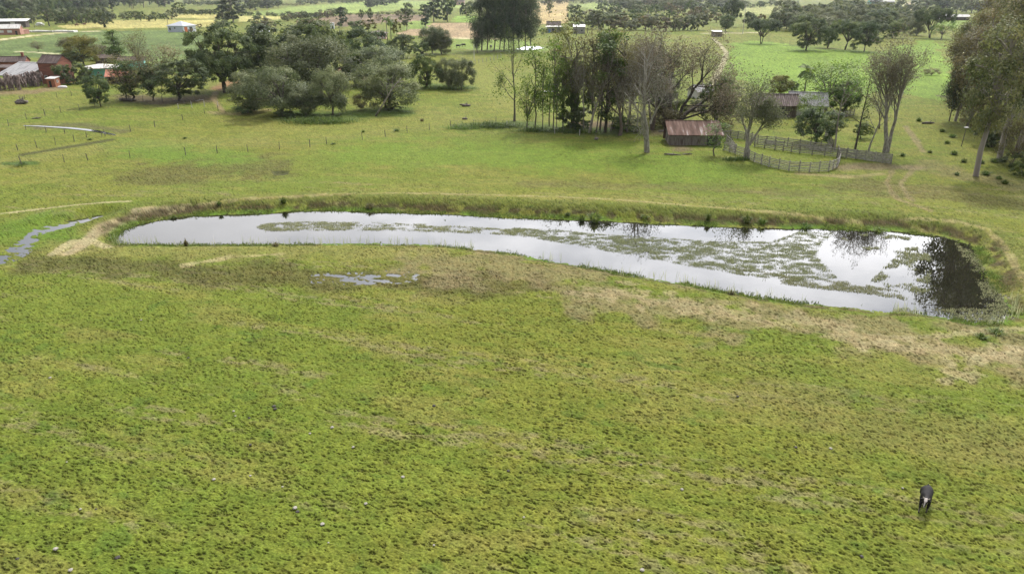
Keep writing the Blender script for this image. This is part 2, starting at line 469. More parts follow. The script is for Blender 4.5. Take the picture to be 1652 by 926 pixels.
# dry worn streaks and small dark tufts in the near pasture
streaks = sstep(0.53, 0.68, fbm(su * 0.06, sv * 0.5, 61, 5, 0.6)) * sstep(0.42, 0.66, fbm(su * 0.9, sv * 1.8, 62, 4, 0.65))
col = blend(col, (0.205, 0.165, 0.115), streaks * 0.55 * (V > 300))
tufts = sstep(0.68, 0.80, fbm(su * 0.45, sv * 0.7, 71, 4)) * (V > 480)
col = blend(col, (0.062, 0.108, 0.022), tufts * 0.5)
# broad zones
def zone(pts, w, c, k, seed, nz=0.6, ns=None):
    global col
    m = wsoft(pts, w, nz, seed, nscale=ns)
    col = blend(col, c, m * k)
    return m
zone([(230,240),(330,255),(380,262)], 26, (0.098,0.162,0.025), 0.7, 101)
zone([(0,370),(60,365),(100,380)], 26, (0.092,0.155,0.024), 0.75, 102)
zone([(430,205),(560,215),(700,190)], 26, (0.185,0.178,0.06), 0.45, 103)
zone([(760,120),(810,140),(840,160)], 30, (0.19,0.185,0.055), 0.5, 104)
zone([(600,250),(800,250),(1000,262),(1150,285)], 34, (0.11,0.17,0.024), 0.6, 105)
zone([(0,262),(200,232),(420,228)], 12, (0.18,0.17,0.065), 0.4, 106)
mud = zone([(60,420),(180,425),(330,440),(520,452),(680,455),(820,462)], 26, (0.080,0.064,0.036), 0.62, 107, 0.75)
mud = np.maximum(mud, zone([(240,285),(330,282),(420,272)], 26, (0.10,0.085,0.04), 0.65, 108, 0.8))
mud = np.maximum(mud, zone([(1380,300),(1500,315),(1640,330)], 22, (0.11,0.09,0.05), 0.55, 109, 0.8))
zone([(850,300),(1100,305),(1300,318)], 12, (0.10,0.09,0.04), 0.45, 110, 0.8)
dry = zone([(760,425),(900,455),(1000,480),(1150,503),(1300,527),(1450,548),(1652,575),(1800,590)], 38, (0.195,0.150,0.105), 0.66, 111, 1.5, 0.32)
zone([(980,470),(1150,500),(1300,520),(1420,552),(1560,568),(1700,575)], 14, (0.31,0.24,0.18), 0.55, 112, 1.8, 0.8)
zone([(1540,612),(1575,580),(1652,562),(1760,545)], 10, (0.32,0.255,0.19), 0.6, 113, 1.5, 1.0)
zone([(1652,530),(1560,536),(1480,545),(1400,560)], 6, (0.31,0.25,0.185), 0.55, 114, 1.3, 1.0)
zone([(300,428),(370,415),(450,410)], 4, (0.36,0.29,0.20), 0.7, 115, 0.8, 0.6)
zone([(100,400),(300,408),(520,402),(700,408)], 16, (0.19,0.17,0.07), 0.6, 116, 0.6)
zone([(1280,640),(1450,700),(1652,720)], 50, (0.17,0.14,0.065), 0.45, 117, 0.8)
zone([(1365,272),(1420,270),(1475,272)], 9, (0.19,0.145,0.11), 0.85, 118, 0.5)
zone([(1290,282),(1360,287),(1420,283)], 4, (0.24,0.19,0.12), 0.7, 119, 0.5)
for pts in ([(1440,276),(1430,298),(1447,328),(1500,350)], [(1472,276),(1452,298),(1472,332)], [(1462,205),(1474,222),(1490,245)]):
    zone(pts, 2.6, (0.20,0.155,0.105), 0.75, 120, 0.5)
zone([(205,158),(255,164),(330,160)], 10, (0.085,0.06,0.045), 0.9, 121, 0.4)
zone([(0,150),(55,148),(95,142)], 6, (0.19,0.13,0.10), 0.8, 122, 0.4)
zone([(355,143),(372,134),(395,136)], 7, (0.24,0.12,0.085), 0.8, 123, 0.3)
zone([(347,150),(345,160),(353,172),(360,180)], 2.5, (0.24,0.17,0.12), 0.8, 123, 0.3)
zone([(340,182),(385,184),(430,178)], 4, (0.26,0.20,0.13), 0.6, 123, 0.5)
zone([(935,200),(985,202),(1010,205)], 7, (0.15,0.10,0.08), 0.9, 124, 0.4)
zone([(1060,215),(1080,212),(1100,240)], 8, (0.15,0.11,0.09), 0.8, 124, 0.4)
zone([(60,205),(130,202),(200,212)], 6, (0.10,0.09,0.05), 0.8, 125, 0.5)
zone([(1495,120),(1530,128),(1560,140)], 9, (0.18,0.14,0.11), 0.7, 126, 0.5)
zone([(1500,268),(1560,285),(1652,300)], 14, (0.17,0.13,0.09), 0.5, 127, 0.9)
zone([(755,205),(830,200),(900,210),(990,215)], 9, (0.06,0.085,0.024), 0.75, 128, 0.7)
zone([(470,185),(540,188),(600,182),(650,180)], 11, (0.045,0.085,0.018), 0.75, 129, 0.4)  # cast shadow of the grey-green trees, painted into the grass colour
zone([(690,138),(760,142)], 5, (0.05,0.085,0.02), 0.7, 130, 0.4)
zone([(35,250),(95,240),(180,226)], 3, (0.06,0.06,0.028), 0.9, 131, 0.3)
zone([(10,264),(55,263)], 4, (0.05,0.09,0.02), 0.9, 132, 0.3)
zone([(1215,94),(1290,97),(1420,100),(1500,103)], 2, (0.09,0.10,0.05), 0.9, 133, 0.3, 0.05)
zone([(1500,154),(1530,157)], 2, (0.09,0.09,0.05), 0.9, 134, 0.3)
zone([(1250,75),(1340,84),(1420,88)], 6, (0.075,0.12,0.025), 0.75, 135, 0.4, 0.1)  # shadow band below the wood-edge trees, painted as darker field colour
# far fields
zone_id = np.zeros(len(gx), np.int8)
names = ['pasture', 'crop_field', 'hay_field', 'ploughed_field', 'green_field', 'dirt_road', 'dirt_path', 'pond_bank']
farv = gy > 100
for zi, fn in enumerate(('crop_field', 'hay_field', 'ploughed_field', 'green_field')):
    for pl, c, rc in FIELDS[fn]:
        m = np.zeros(len(gx), bool)
        wa = 7.0 if fn == 'green_field' else 2.0; m[farv] = inside(gx[farv] + (fbm(gx[farv] * 0.08, gy[farv] * 0.08, 901, 3) - 0.5) * 2 * wa, gy[farv] + (fbm(gx[farv] * 0.08, gy[farv] * 0.08, 905, 3) - 0.5) * 2 * wa, pl)
        if not m.any(): continue
        zone_id[m] = zi + 1
        d0 = Vector((pl[1][0] - pl[0][0], pl[1][1] - pl[0][1])).normalized()
        rowc = -gx[m] * d0.y + gy[m] * d0.x
        n = (vnoise(rowc / 7.0, rowc * 0 + 3, 200 + zi) - 0.5) * 2 * rc + (fbm(gx[m] * 0.02, gy[m] * 0.02, 210 + zi, 4) - 0.5) * 0.6 + (fbm(gx[m] * 0.15, gy[m] * 0.08, 211 + zi, 3) - 0.5) * 0.35
        col[m] = np.array(c, np.float32) * (1 + n)[:, None]
for pl, w, c in ROADS:
    m = wpath(pl, w, 0.12, 300, 0.2)
    col = blend(col, c, m)
    zone_id[m > 0.5] = 5
# worn track on the dyke round the pond
tm = wpath(TRACK_W, 0.55 + 0.8 * sstep(380, 240, U), 0.4, 310, 0.5)
dirt_left = sstep(380, 240, U)
col = blend(col, (0.25, 0.215, 0.095), np.maximum(tm, wpath(TRACK_W, 2.6, 0.7, 311, 0.3) * 0.4) * 0.6)
col = blend(col, (0.27, 0.22, 0.155), tm * (0.5 + 0.65 * dirt_left) * sstep(0.3, 0.5, fbm(gx * 1.2, gy * 1.2, 313, 3) + 0.22 * dirt_left))
side = [tuple(G(p[0], p[1], 0.3))[:2] for p in [(-60,352),(0,345),(60,338),(120,334),(210,331)]]
tm2 = wpath(side, 0.55, 0.3, 314, 0.8)
spur = wpath([tuple(G(p[0], p[1], 0.1))[:2] for p in [(85,408),(118,388),(148,386),(172,397)]], 0.9, 0.4, 315, 0.9)
col = blend(col, (0.33, 0.275, 0.20), np.maximum(tm2, spur) * 0.8)
zone_id[(np.maximum(np.maximum(tm, tm2), spur) > 0.55) & (zone_id == 0)] = 6
# banks: bare earth on the far side, weeds at the water's edge
ban = sstep(0.45, 0.9, gd) * sstep(3.2, 1.9, gd)
nb = fbm(gx * 0.8, gy * 0.8, 320, 4)
col = blend(col, (0.058, 0.042, 0.027), ban * gfar * sstep(0.32, 0.52, nb) * 0.9)
col = blend(col, (0.098, 0.118, 0.032), sstep(1.8, 2.6, gd) * sstep(6.0, 4.0, gd) * gfar * 0.55 * (1 - tm))
edge = sstep(-0.5, 0.1, gd) * sstep(1.7, 0.7, gd)
col = blend(col, (0.085, 0.15, 0.022), edge * sstep(0.3, 0.55, fbm(gx * 0.35, gy * 0.35, 322, 3)) * 0.8)
nearbank = sstep(0.1, 0.5, gd) * sstep(2.4, 0.9, gd) * (1 - gfar)
col = blend(col, (0.085, 0.062, 0.04), nearbank * sstep(0.4, 0.58, nb) * 0.8)
col = blend(col, (0.05, 0.042, 0.03), sstep(0.05, -0.35, gd))
zone_id[(gd < 2.9) & (gd > -60)] = 7
zone_id[(zone_id == 6) & (gd < 0.4)] = 7
# hoof marks and tussocks: real relief
amp = 0.05 + 0.075 * near_f
hb = fbm(su * 4.0, sv * 9.0, 401, 2, 0.5) + (fbm(gx * 0.35, gy * 0.35, 402, 3) - 0.5) * 0.22
hb2 = fbm(gx * 4.2, gy * 4.2, 411, 2, 0.5)
pit = sstep(0.33, 0.20, hb)
rel = -pit * (0.035 + 0.035 * near_f) + (hb - 0.5) * 0.07 + (hb2 - 0.5) * 0.13 * near_f
trample = np.clip(mud * 1.2 + dry * 0.4, 0, 1)
hm = fbm(gx * 2.3, gy * 2.3, 421, 2)
rel = rel - trample * sstep(0.5, 0.4, hm) * 0.09
field_f = np.where((zone_id >= 1) & (zone_id <= 5), 0.15, 1.0) * np.where(zone_id == 6, 0.35, 1.0)
rel = rel * field_f * sstep(420, 150, gy) * sstep(-0.2, 0.6, gd)
rough_bank = (fbm(gx * 0.8, gy * 0.8, 431, 4) - 0.5) * 0.16 * sstep(0.4, 1.4, gd) * sstep(5, 3, gd) * gfar
col = blend(col, (0.072, 0.062, 0.03), pit * field_f * (0.22 * near_f + 0.3) * (V > 150))
# puddles sit in hollows of the ground
for pl, dep, sd in ((STREAM, 0.24, 501), (PUDDLE, 0.16, 502), (POOL, 0.3, 503)):
    cx = [p[0] for p in pl]; cy = [p[1] for p in pl]
    s = (gx > min(cx) - 4) & (gx < max(cx) + 4) & (gy > min(cy) - 4) & (gy < max(cy) + 4)
    dd = poly_dist(gx[s], gy[s], pl, True) * np.where(inside(gx[s], gy[s], pl), 1, -1)
    nn = fbm(su[s] * 0.5, sv[s] * 1.1, sd, 4)
    if sd == 501: gz[s] *= 1 - sstep(-3.0, -0.2, dd)
    hol = sstep(-0.7, 0.35 if sd == 501 else 1.0, dd) * dep * (1.0 if sd == 503 else np.clip(3.6 * (nn - (0.37 if sd == 501 else 0.49)), 0.0, 1.4))
    gz[s] -= hol; rel[s] *= 0.5 * sstep(1, -1, dd) + 0.5
    c2 = col[s]; mm = sstep(0.03, 0.12, hol)[:, None] * (0.6 if sd == 501 else 0.9)
    col[s] = c2 + (np.array((0.06, 0.06, 0.03)) - c2) * mm
dt = poly_dist(gx, gy, [tuple(G(*p))[:2] for p in [(38,203.5),(85,205.5),(110,207),(155,212),(186,218.5)]])
rel = np.where(dt < 2.5, np.minimum(rel, 0) * 0.5 - 0.02, rel)
gz = gz + rel + rough_bank
jit = (0.72 + 0.56 * n_tiny) * (0.82 + 0.36 * n_fine) * (0.86 + 0.28 * fbm(gx * 0.9, gy * 0.9, 441, 2))
col = np.clip(col * jit[:, None] * np.array([0.865, 0.905, 0.66], np.float32), 0.006, 0.8)
col[:, 0] *= 0.94 + 0.12 * vnoise(gx * 2.1, gy * 2.1, 451)

m, nt, b = new_mat('pasture_ground')
b.inputs['Roughness'].default_value = 0.95
b.inputs['Specular IOR Level'].default_value = 0.1
at = nt.nodes.new('ShaderNodeAttribute'); at.attribute_name = 'soil'
gtc = nt.nodes.new('ShaderNodeNewGeometry')
nz = nt.nodes.new('ShaderNodeTexNoise'); nz.inputs['Scale'].default_value = 8.0; nz.inputs['Detail'].default_value = 5; nz.inputs['Roughness'].default_value = 0.75
nt.links.new(gtc.outputs['Position'], nz.inputs['Vector'])
mr = nt.nodes.new('ShaderNodeMapRange'); mr.inputs['From Min'].default_value = 0.3; mr.inputs['From Max'].default_value = 0.7; mr.inputs['To Min'].default_value = 0.5; mr.inputs['To Max'].default_value = 1.5
nt.links.new(nz.outputs['Fac'], mr.inputs['Value'])
sc = nt.nodes.new('ShaderNodeVectorMath'); sc.operation = 'SCALE'
nt.links.new(at.outputs['Color'], sc.inputs[0]); nt.links.new(mr.outputs[0], sc.inputs['Scale'])
nt.links.new(sc.outputs[0], b.inputs['Base Color'])
bp = nt.nodes.new('ShaderNodeBump'); bp.inputs['Strength'].default_value = 0.6; bp.inputs['Distance'].default_value = 0.06
nt.links.new(nz.outputs['Fac'], bp.inputs['Height']); nt.links.new(bp.outputs[0], b.inputs['Normal'])
M['ground'] = m

co = np.stack([gx, gy, gz], 1)
i0 = (np.arange(NR - 1)[:, None] * NA + np.arange(NA - 1)[None, :]).ravel()
quads = np.stack([i0, i0 + 1, i0 + NA + 1, i0 + NA], 1)[:, ::-1]
fz = zone_id[i0]
rgba = np.concatenate([col, np.ones((len(col), 1), np.float32)], 1)
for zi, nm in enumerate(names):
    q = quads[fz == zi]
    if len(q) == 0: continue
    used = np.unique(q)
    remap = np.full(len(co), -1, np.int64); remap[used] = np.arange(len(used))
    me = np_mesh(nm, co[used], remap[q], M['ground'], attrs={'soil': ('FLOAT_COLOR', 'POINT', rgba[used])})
    tag(link(nm, me), kind='structure')

def gheight(x, y):
    z, d, f = pond_height(np.array([float(x)]), np.array([float(y)]))
    return float(z[0])

# ------------------------------------------------------------ water
m, nt, b = new_mat('still_water')
b.inputs['Base Color'].default_value = (0.012, 0.0115, 0.008, 1)
b.inputs['Roughness'].default_value = 0.008
b.inputs['IOR'].default_value = 1.75
b.inputs['Specular IOR Level'].default_value = 0.5
gtc = nt.nodes.new('ShaderNodeNewGeometry')
nz = nt.nodes.new('ShaderNodeTexNoise'); nz.inputs['Scale'].default_value = 0.9; nz.inputs['Detail'].default_value = 3
nt.links.new(gtc.outputs['Position'], nz.inputs['Vector'])
bp = nt.nodes.new('ShaderNodeBump'); bp.inputs['Strength'].default_value = 0.02; bp.inputs['Distance'].default_value = 0.1
nt.links.new(nz.outputs['Fac'], bp.inputs['Height']); nt.links.new(bp.outputs[0], b.inputs['Normal'])
M['water'] = m
m2 = m.copy(); m2.name = 'shallow_water'; m2.node_tree.nodes['Principled BSDF'].inputs['Roughness'].default_value = 0.06
M['shallow'] = m2

def water_sheet(name, pts, z, grow=1.2):
    cx = sum(p[0] for p in pts) / len(pts); cy = sum(p[1] for p in pts) / len(pts)
    n = len(pts); out = []
    area = sum(pts[i][0] * pts[(i + 1) % n][1] - pts[(i + 1) % n][0] * pts[i][1] for i in range(n))
    sg = 1 if area > 0 else -1
    for i in range(n):
        a, c = pts[i - 1], pts[(i + 1) % n]
        t = Vector((c[0] - a[0], c[1] - a[1])).normalized()
        out.append((pts[i][0] + t.y * grow * sg, pts[i][1] - t.x * grow * sg, z))
    bm = bmesh.new()
    f = bm.faces.new([bm.verts.new(p) for p in (out if sg > 0 else out[::-1])])
    bmesh.ops.triangulate(bm, faces=[f])
    me = bpy.data.meshes.new(name); bm.to_mesh(me); bm.free(); me.materials.append(M['water' if name == 'pond_water' else 'shallow'])
    return tag(link(name, me), kind='structure')
water_sheet('pond_water', POND, WATER_Z, 1.5)
water_sheet('stream_water', STREAM, -0.06, 0.5)
water_sheet('puddle_water', PUDDLE, -0.075, 0.4)
water_sheet('puddle_water', POOL, -0.12, 0.3)
water_sheet('far_pond_water', [tuple(G(*p))[:2] for p in [(832,80),(848,75.5),(868,75.5),(878,78),(862,81),(845,81.5)]], 0.06, 0.0)
# the narrow ditch full of water in the left field
dpts = [G(*p) for p in [(38,203.5),(60,204),(85,205.5),(110,207),(135,209.5),(155,212),(170,215),(186,218.5)]]
vs = []; w = [0.25, 0.4, 0.5, 0.6, 0.65, 0.65, 0.55, 0.25]
for i, p in enumerate(dpts):
    t = (dpts[min(i + 1, 7)] - dpts[max(i - 1, 0)]).normalized()
    nrm = Vector((-t.y, t.x, 0))
    vs += [p + nrm * w[i] + Vector((0, 0, 0.06)), p - nrm * w[i] + Vector((0, 0, 0.06))]
mbd = MB(); mbd.add(vs, [(2 * i, 2 * i + 1, 2 * i + 3, 2 * i + 2) for i in range(7)])
tag(mbd.build('ditch_water', M['shallow']), kind='structure')
# ------------------------------------------------------------ trees
def unit(v):
    n = np.linalg.norm(v, axis=-1, keepdims=True); return v / np.maximum(n, 1e-9)

def leaf_cards(rng, C, out, size, tint, lay=0.5, elong=1.5, droop=0.0):
    """small four-sided leaf sprays at points C, facing roughly along out"""
    n = len(C)
    nrm = unit(out * lay + rng.normal(0, 0.42, (n, 3)) + np.array([0, 0, 0.3]))
    a = unit(np.cross(nrm, rng.normal(0, 1, (n, 3)) + np.array([0, 0, droop])))
    b = np.cross(nrm, a)
    if droop: a, b = b, a
    s = size * rng.uniform(0.6, 1.3, (n, 1))
    v = np.stack([C - a * s * elong * 0.5, C + b * s * 0.42 - a * s * 0.1, C + a * s * elong * 0.5 + nrm * s * 0.15, C - b * s * 0.42 + a * s * 0.1], 1).reshape(-1, 3)
    f = np.arange(n * 4).reshape(n, 4)
    return v, f, np.clip(tint, 0, 1)

def lobed_tree(name, seed, a=1.0, zb=0.25, n_lobes=14, lr=0.17, leaves=5000, ls=0.03, shape='dome', stems=1, fork=0.22, tr=0.022,
               lay=1.0, droop=0.0, flat=0.8, leaf='leaf_dark', bark='bark_dark', bare=0, one=False, sub_spread=0.15, lean=0.0, sunlit_top_tint=0.15):
    """a tree of height 1 and crown width a: trunk and limbs reach into leaf clumps round an uneven crown"""
    rng = np.random.default_rng(seed)
    mb = MB()
    zm = (zb + 1) / 2; zh = (1 - zb) / 2
    cent = []
    for i in range(n_lobes):
        t = (i + 0.5) / n_lobes
        if shape == 'dome': zf = -0.75 + 1.6 * t
        elif shape == 'flat': zf = 0.0 + 0.8 * t
        elif shape == 'tall': zf = -0.95 + 1.85 * t
        ang = i * 2.399 + rng.uniform(-0.5, 0.5)
        zf = np.clip(zf + rng.uniform(-0.24, 0.24), -0.95, 0.9)
        if shape == 'dome': Rr = math.sqrt(max(0.05, 1 - (zf * 0.95) ** 2)) if zf > -0.2 else 0.88
        elif shape == 'flat': Rr = math.sqrt(max(0.05, 1 - zf ** 2))
        else: Rr = math.sqrt(max(0.12, 1 - abs(zf) ** 2.5)) * rng.uniform(0.5, 1.0)
        l = lr * rng.uniform(0.7, 1.25)
        rad = max(0.0, (a / 2 - l * 0.5)) * Rr * (rng.uniform(0.62, 1.05) if i % 4 else rng.uniform(0.1, 0.5))
        cent.append((rad * math.cos(ang) + lean * zm, rad * math.sin(ang), zm + zf * (zh - l * 0.55), l))
    # trunk and limbs
    forks = []
    for s in range(stems):
        ang = rng.uniform(0, 6.28); off = 0.0 if stems == 1 else 0.03
        b0 = np.array([off * math.cos(ang), off * math.sin(ang), -0.02])
        tip = np.array([lean * 0.6 + 0.10 * math.cos(ang) * (stems > 1) + rng.uniform(-0.02, 0.02), 0.10 * math.sin(ang) * (stems > 1) + rng.uniform(-0.02, 0.02), fork * rng.uniform(0.9, 1.15)])
        mid = (b0 + tip) / 2 + rng.normal(0, 0.012, 3)
        mb.tube([b0, b0 * 0.97 + mid * 0.03 + np.array([0, 0, 0.02]), mid, tip], [tr * 1.5, tr * 1.1, tr, tr * 0.8], 6)
        forks.append(tip)
    axis_top = np.array([lean, 0, zb + (1 - zb) * 0.75])
    for c in cent:
        f = forks[rng.integers(len(forks))]
        e = np.array(c[:3])
        st = f if shape != 'tall' else f + (axis_top - f) * np.clip((e[2] - f[2]) / max(0.05, axis_top[2] - f[2]) - 0.2, 0, 1)
        q = st + (e - st) * 0.5 + np.array([0, 0, 0.04]) + rng.normal(0, 0.02, 3)
        mb.tube([st, q, e], [tr * 0.6, tr * 0.42, tr * 0.15], 4, cap=False)
        for k in range(3):
            e2 = e + unit(rng.normal(0, 1, 3) + np.array([0, 0, 0.4])) * c[3] * 0.9
            mb.tube([q * 0.4 + e * 0.6, e2], [tr * 0.25, tr * 0.06], 3, cap=False)
    if shape == 'tall':
        for f in forks: mb.tube([f, (f + axis_top) / 2 + rng.normal(0, 0.012, 3), axis_top], [tr * 0.8, tr * 0.6, tr * 0.2], 5, cap=False)
    for k in range(bare):
        f = forks[rng.integers(len(forks))]; ang = rng.uniform(0, 6.28)
        e = np.array([math.cos(ang) * a * 0.5, math.sin(ang) * a * 0.5, rng.uniform(0.6, 1.0)])
        q = (f + e) / 2 + rng.normal(0, 0.04, 3)
        mb.tube([f, q, e], [tr * 0.5, tr * 0.3, tr * 0.05], 4, cap=False)
        for j in range(6):
            s0 = q + (e - q) * rng.uniform(0, 0.9); e2 = s0 + rng.normal(0, 0.07, 3) + np.array([0, 0, 0.05])
            mb.tube([s0, e2], [tr * 0.14, tr * 0.04], 3, cap=False)
    # leaves
    if not one: leaves = int(leaves * (LMUL if shape != 'tall' else 1.05)); ls = ls * SMUL
    Cs, Os, Ts = [], [], []
    wsum = sum(c[3] ** 2 for c in cent)
    for c in cent:
        n = int(leaves * c[3] ** 2 / wsum)
        nsub = max(4, n // (28 if one else 75))
        dirs = unit(rng.normal(0, 1, (nsub * 3, 3)))
        axis = np.array([c[0], c[1], c[2] - zm]); axis = axis / (np.linalg.norm(axis) + 0.05)
        sc = dirs @ axis + dirs[:, 2] * 0.5 + rng.uniform(-0.6, 0.6, len(dirs))
        dirs = dirs[np.argsort(-sc)[:nsub]]
        rad = c[3] * rng.uniform(0.72, 1.12, (nsub, 1))
        sub = np.array(c[:3]) + dirs * rad * np.array([1, 1, flat])
        st = 0.42 + rng.normal(0, 0.10) + rng.normal(0, 0.17, nsub) + sunlit_top_tint * (dirs[:, 2] > 0.4)  # upward-facing clumps lightened: sunlit tops put into the leaf tint
        idx = rng.integers(0, nsub, n)
        p = sub[idx] + rng.normal(0, c[3] * sub_spread, (n, 3)) * np.array([1, 1, 0.75])
        if droop: p[:, 2] -= np.abs(rng.normal(0, droop * c[3], n))
        Cs.append(p); Os.append(dirs[idx]); Ts.append(st[idx] + rng.normal(0, 0.1, n))
    C = np.concatenate(Cs); O = np.concatenate(Os); T = np.concatenate(Ts)
    # fit the leaf cloud to the asked height and width
    kz = 1.0 / np.percentile(C[:, 2], 99.3); rad_ = np.hypot(C[:, 0] - lean * zm, C[:, 1]); kx = (a / 2) / np.percentile(rad_, 88.0)
    C = C * np.array([kx, kx, kz])
    mb.v = [(q[0] * kx, q[1] * kx, q[2] * kz) for q in mb.v]
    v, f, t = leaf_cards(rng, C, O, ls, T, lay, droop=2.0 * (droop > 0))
    if one:
        tv = np.array(mb.v, np.float32)
        me = bpy.data.meshes.new(name)
        allv = np.concatenate([v, tv]); off = len(v)
        me.from_pydata(allv.tolist(), [], f.tolist() + [tuple(i + off for i in q) for q in mb.f])
        me.polygons.foreach_set('material_index', [0] * len(f) + [1] * len(mb.f))
        at = me.attributes.new('tint', 'FLOAT', 'FACE'); at.data.foreach_set('value', np.concatenate([t, np.full(len(mb.f), 0.5)]).astype(np.float32))
        me.materials.append(M[leaf]); me.materials.append(M[bark]); me.update()
        return (None, me)
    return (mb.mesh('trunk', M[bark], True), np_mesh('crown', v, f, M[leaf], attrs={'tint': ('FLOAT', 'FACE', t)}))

def rot_about(d, ang, az_):
    a = Vector((0, 0, 1)) if abs(d.z) < 0.9 else Vector((1, 0, 0))
    u = d.cross(a).normalized(); w = d.cross(u)
    return (d * math.cos(ang) + (u * math.cos(az_) + w * math.sin(az_)) * math.sin(ang)).normalized()

def branchy_tree(seed, stems, nchild=(5, 4, 4, 3), angles=(0.6, 0.6, 0.7, 0.8), ratio=(0.55, 0.6, 0.6, 0.6), up=(0.05, 0.06, 0.03, 0.0), wig=0.09, leaf='leaf_bud',
                 bark='bark_lichen', tips=3, ls=0.28, tip_sp=0.5, start=0.4, sides=(7, 5, 4, 3, 3), clumps=(), rmin=0.018, droop=0.0):
    """stems: list of (base, dir, length, radius); grows limbs, branches and twigs; true metres"""
    rng = np.random.default_rng(seed); rnd = random.Random(seed)
    mb = MB(); T = []
    def grow(p, d, L, r, lev):
        n = 6 if lev == 0 else (4 if lev < 3 else 2)
        pts, rad = [p], [r * (1.25 if lev == 0 else 1)]
        dirs = [d]
        for i in range(n):
            d = (d + Vector(rng.normal(0, wig, 3)) + Vector((0, 0, up[min(lev, 3)]))).normalized()
            p = p + d * (L / n); pts.append(p); dirs.append(d); rad.append(max(rmin * 0.5, r * (1 - 0.62 * (i + 1) / n)))
        mb.tube(pts, rad, sides[min(lev, 4)], cap=False)
        if lev >= len(nchild): T.append((p, d)); return
        for c in range(nchild[lev]):
            t = start + (1 - start) * (c + rnd.random()) / nchild[lev] if lev == 0 else 0.25 + 0.75 * (c + rnd.random()) / nchild[lev]
            k = min(n - 1, int(t * n)); f = t * n - k
            q = pts[k].lerp(pts[k + 1], min(1, f))
            dc = rot_about(dirs[k + 1], angles[lev] * rnd.uniform(0.7, 1.25), c * 2.4 + rnd.uniform(0, 1.5))
            grow(q, dc, L * ratio[lev] * rnd.uniform(0.7, 1.2) * (1.15 - 0.45 * t if lev == 0 else 1), max(rmin, rad[k] * 0.6), lev + 1)
        grow(pts[-1], dirs[-1], L * ratio[lev] * 0.8, max(rmin, rad[-1] * 0.85), lev + 1)
    for b, d, L, r in stems: grow(Vector(b), Vector(d).normalized(), L, r, 0)
    tips = int(tips * 1.4); ls = ls * 0.6
    if tips:
        P = np.array([t[0] for t in T]); D = np.array([t[1] for t in T])
        idx = np.repeat(np.arange(len(P)), tips)
        C = P[idx] + rng.normal(0, tip_sp * 0.55, (len(idx), 3)) * np.array([1, 1, 0.8]); 
        if droop: C[:, 2] -= np.abs(rng.normal(0, droop, len(idx)))
        tint = 0.45 + np.repeat(rng.normal(0, 0.15, len(P)), tips) + rng.normal(0, 0.1, len(idx))
        v, f, t = leaf_cards(rng, C, D[idx], ls, tint, 0.2)
    else: v, f, t = np.zeros((0, 3)), np.zeros((0, 4), int), np.zeros(0)
    for (c, rad, n, lsz) in clumps:
        n = int(n * 1.6)           # denser bunches of leaves, ivy or mistletoe
        C = np.array(c) + rng.normal(0, 1, (n, 3)) * np.array(rad) * 0.5
        v2, f2, t2 = leaf_cards(rng, C, rng.normal(0, 1, (n, 3)), lsz * 0.7, 0.45 + rng.normal(0, 0.2, n), 0.2)
        f = np.concatenate([f, f2 + len(v)]); v = np.concatenate([v, v2]); t = np.concatenate([t, t2])
    return mb.mesh('trunk', M[bark], True), (np_mesh('crown', v, f, M[leaf], attrs={'tint': ('FLOAT', 'FACE', t)}) if len(v) else None)

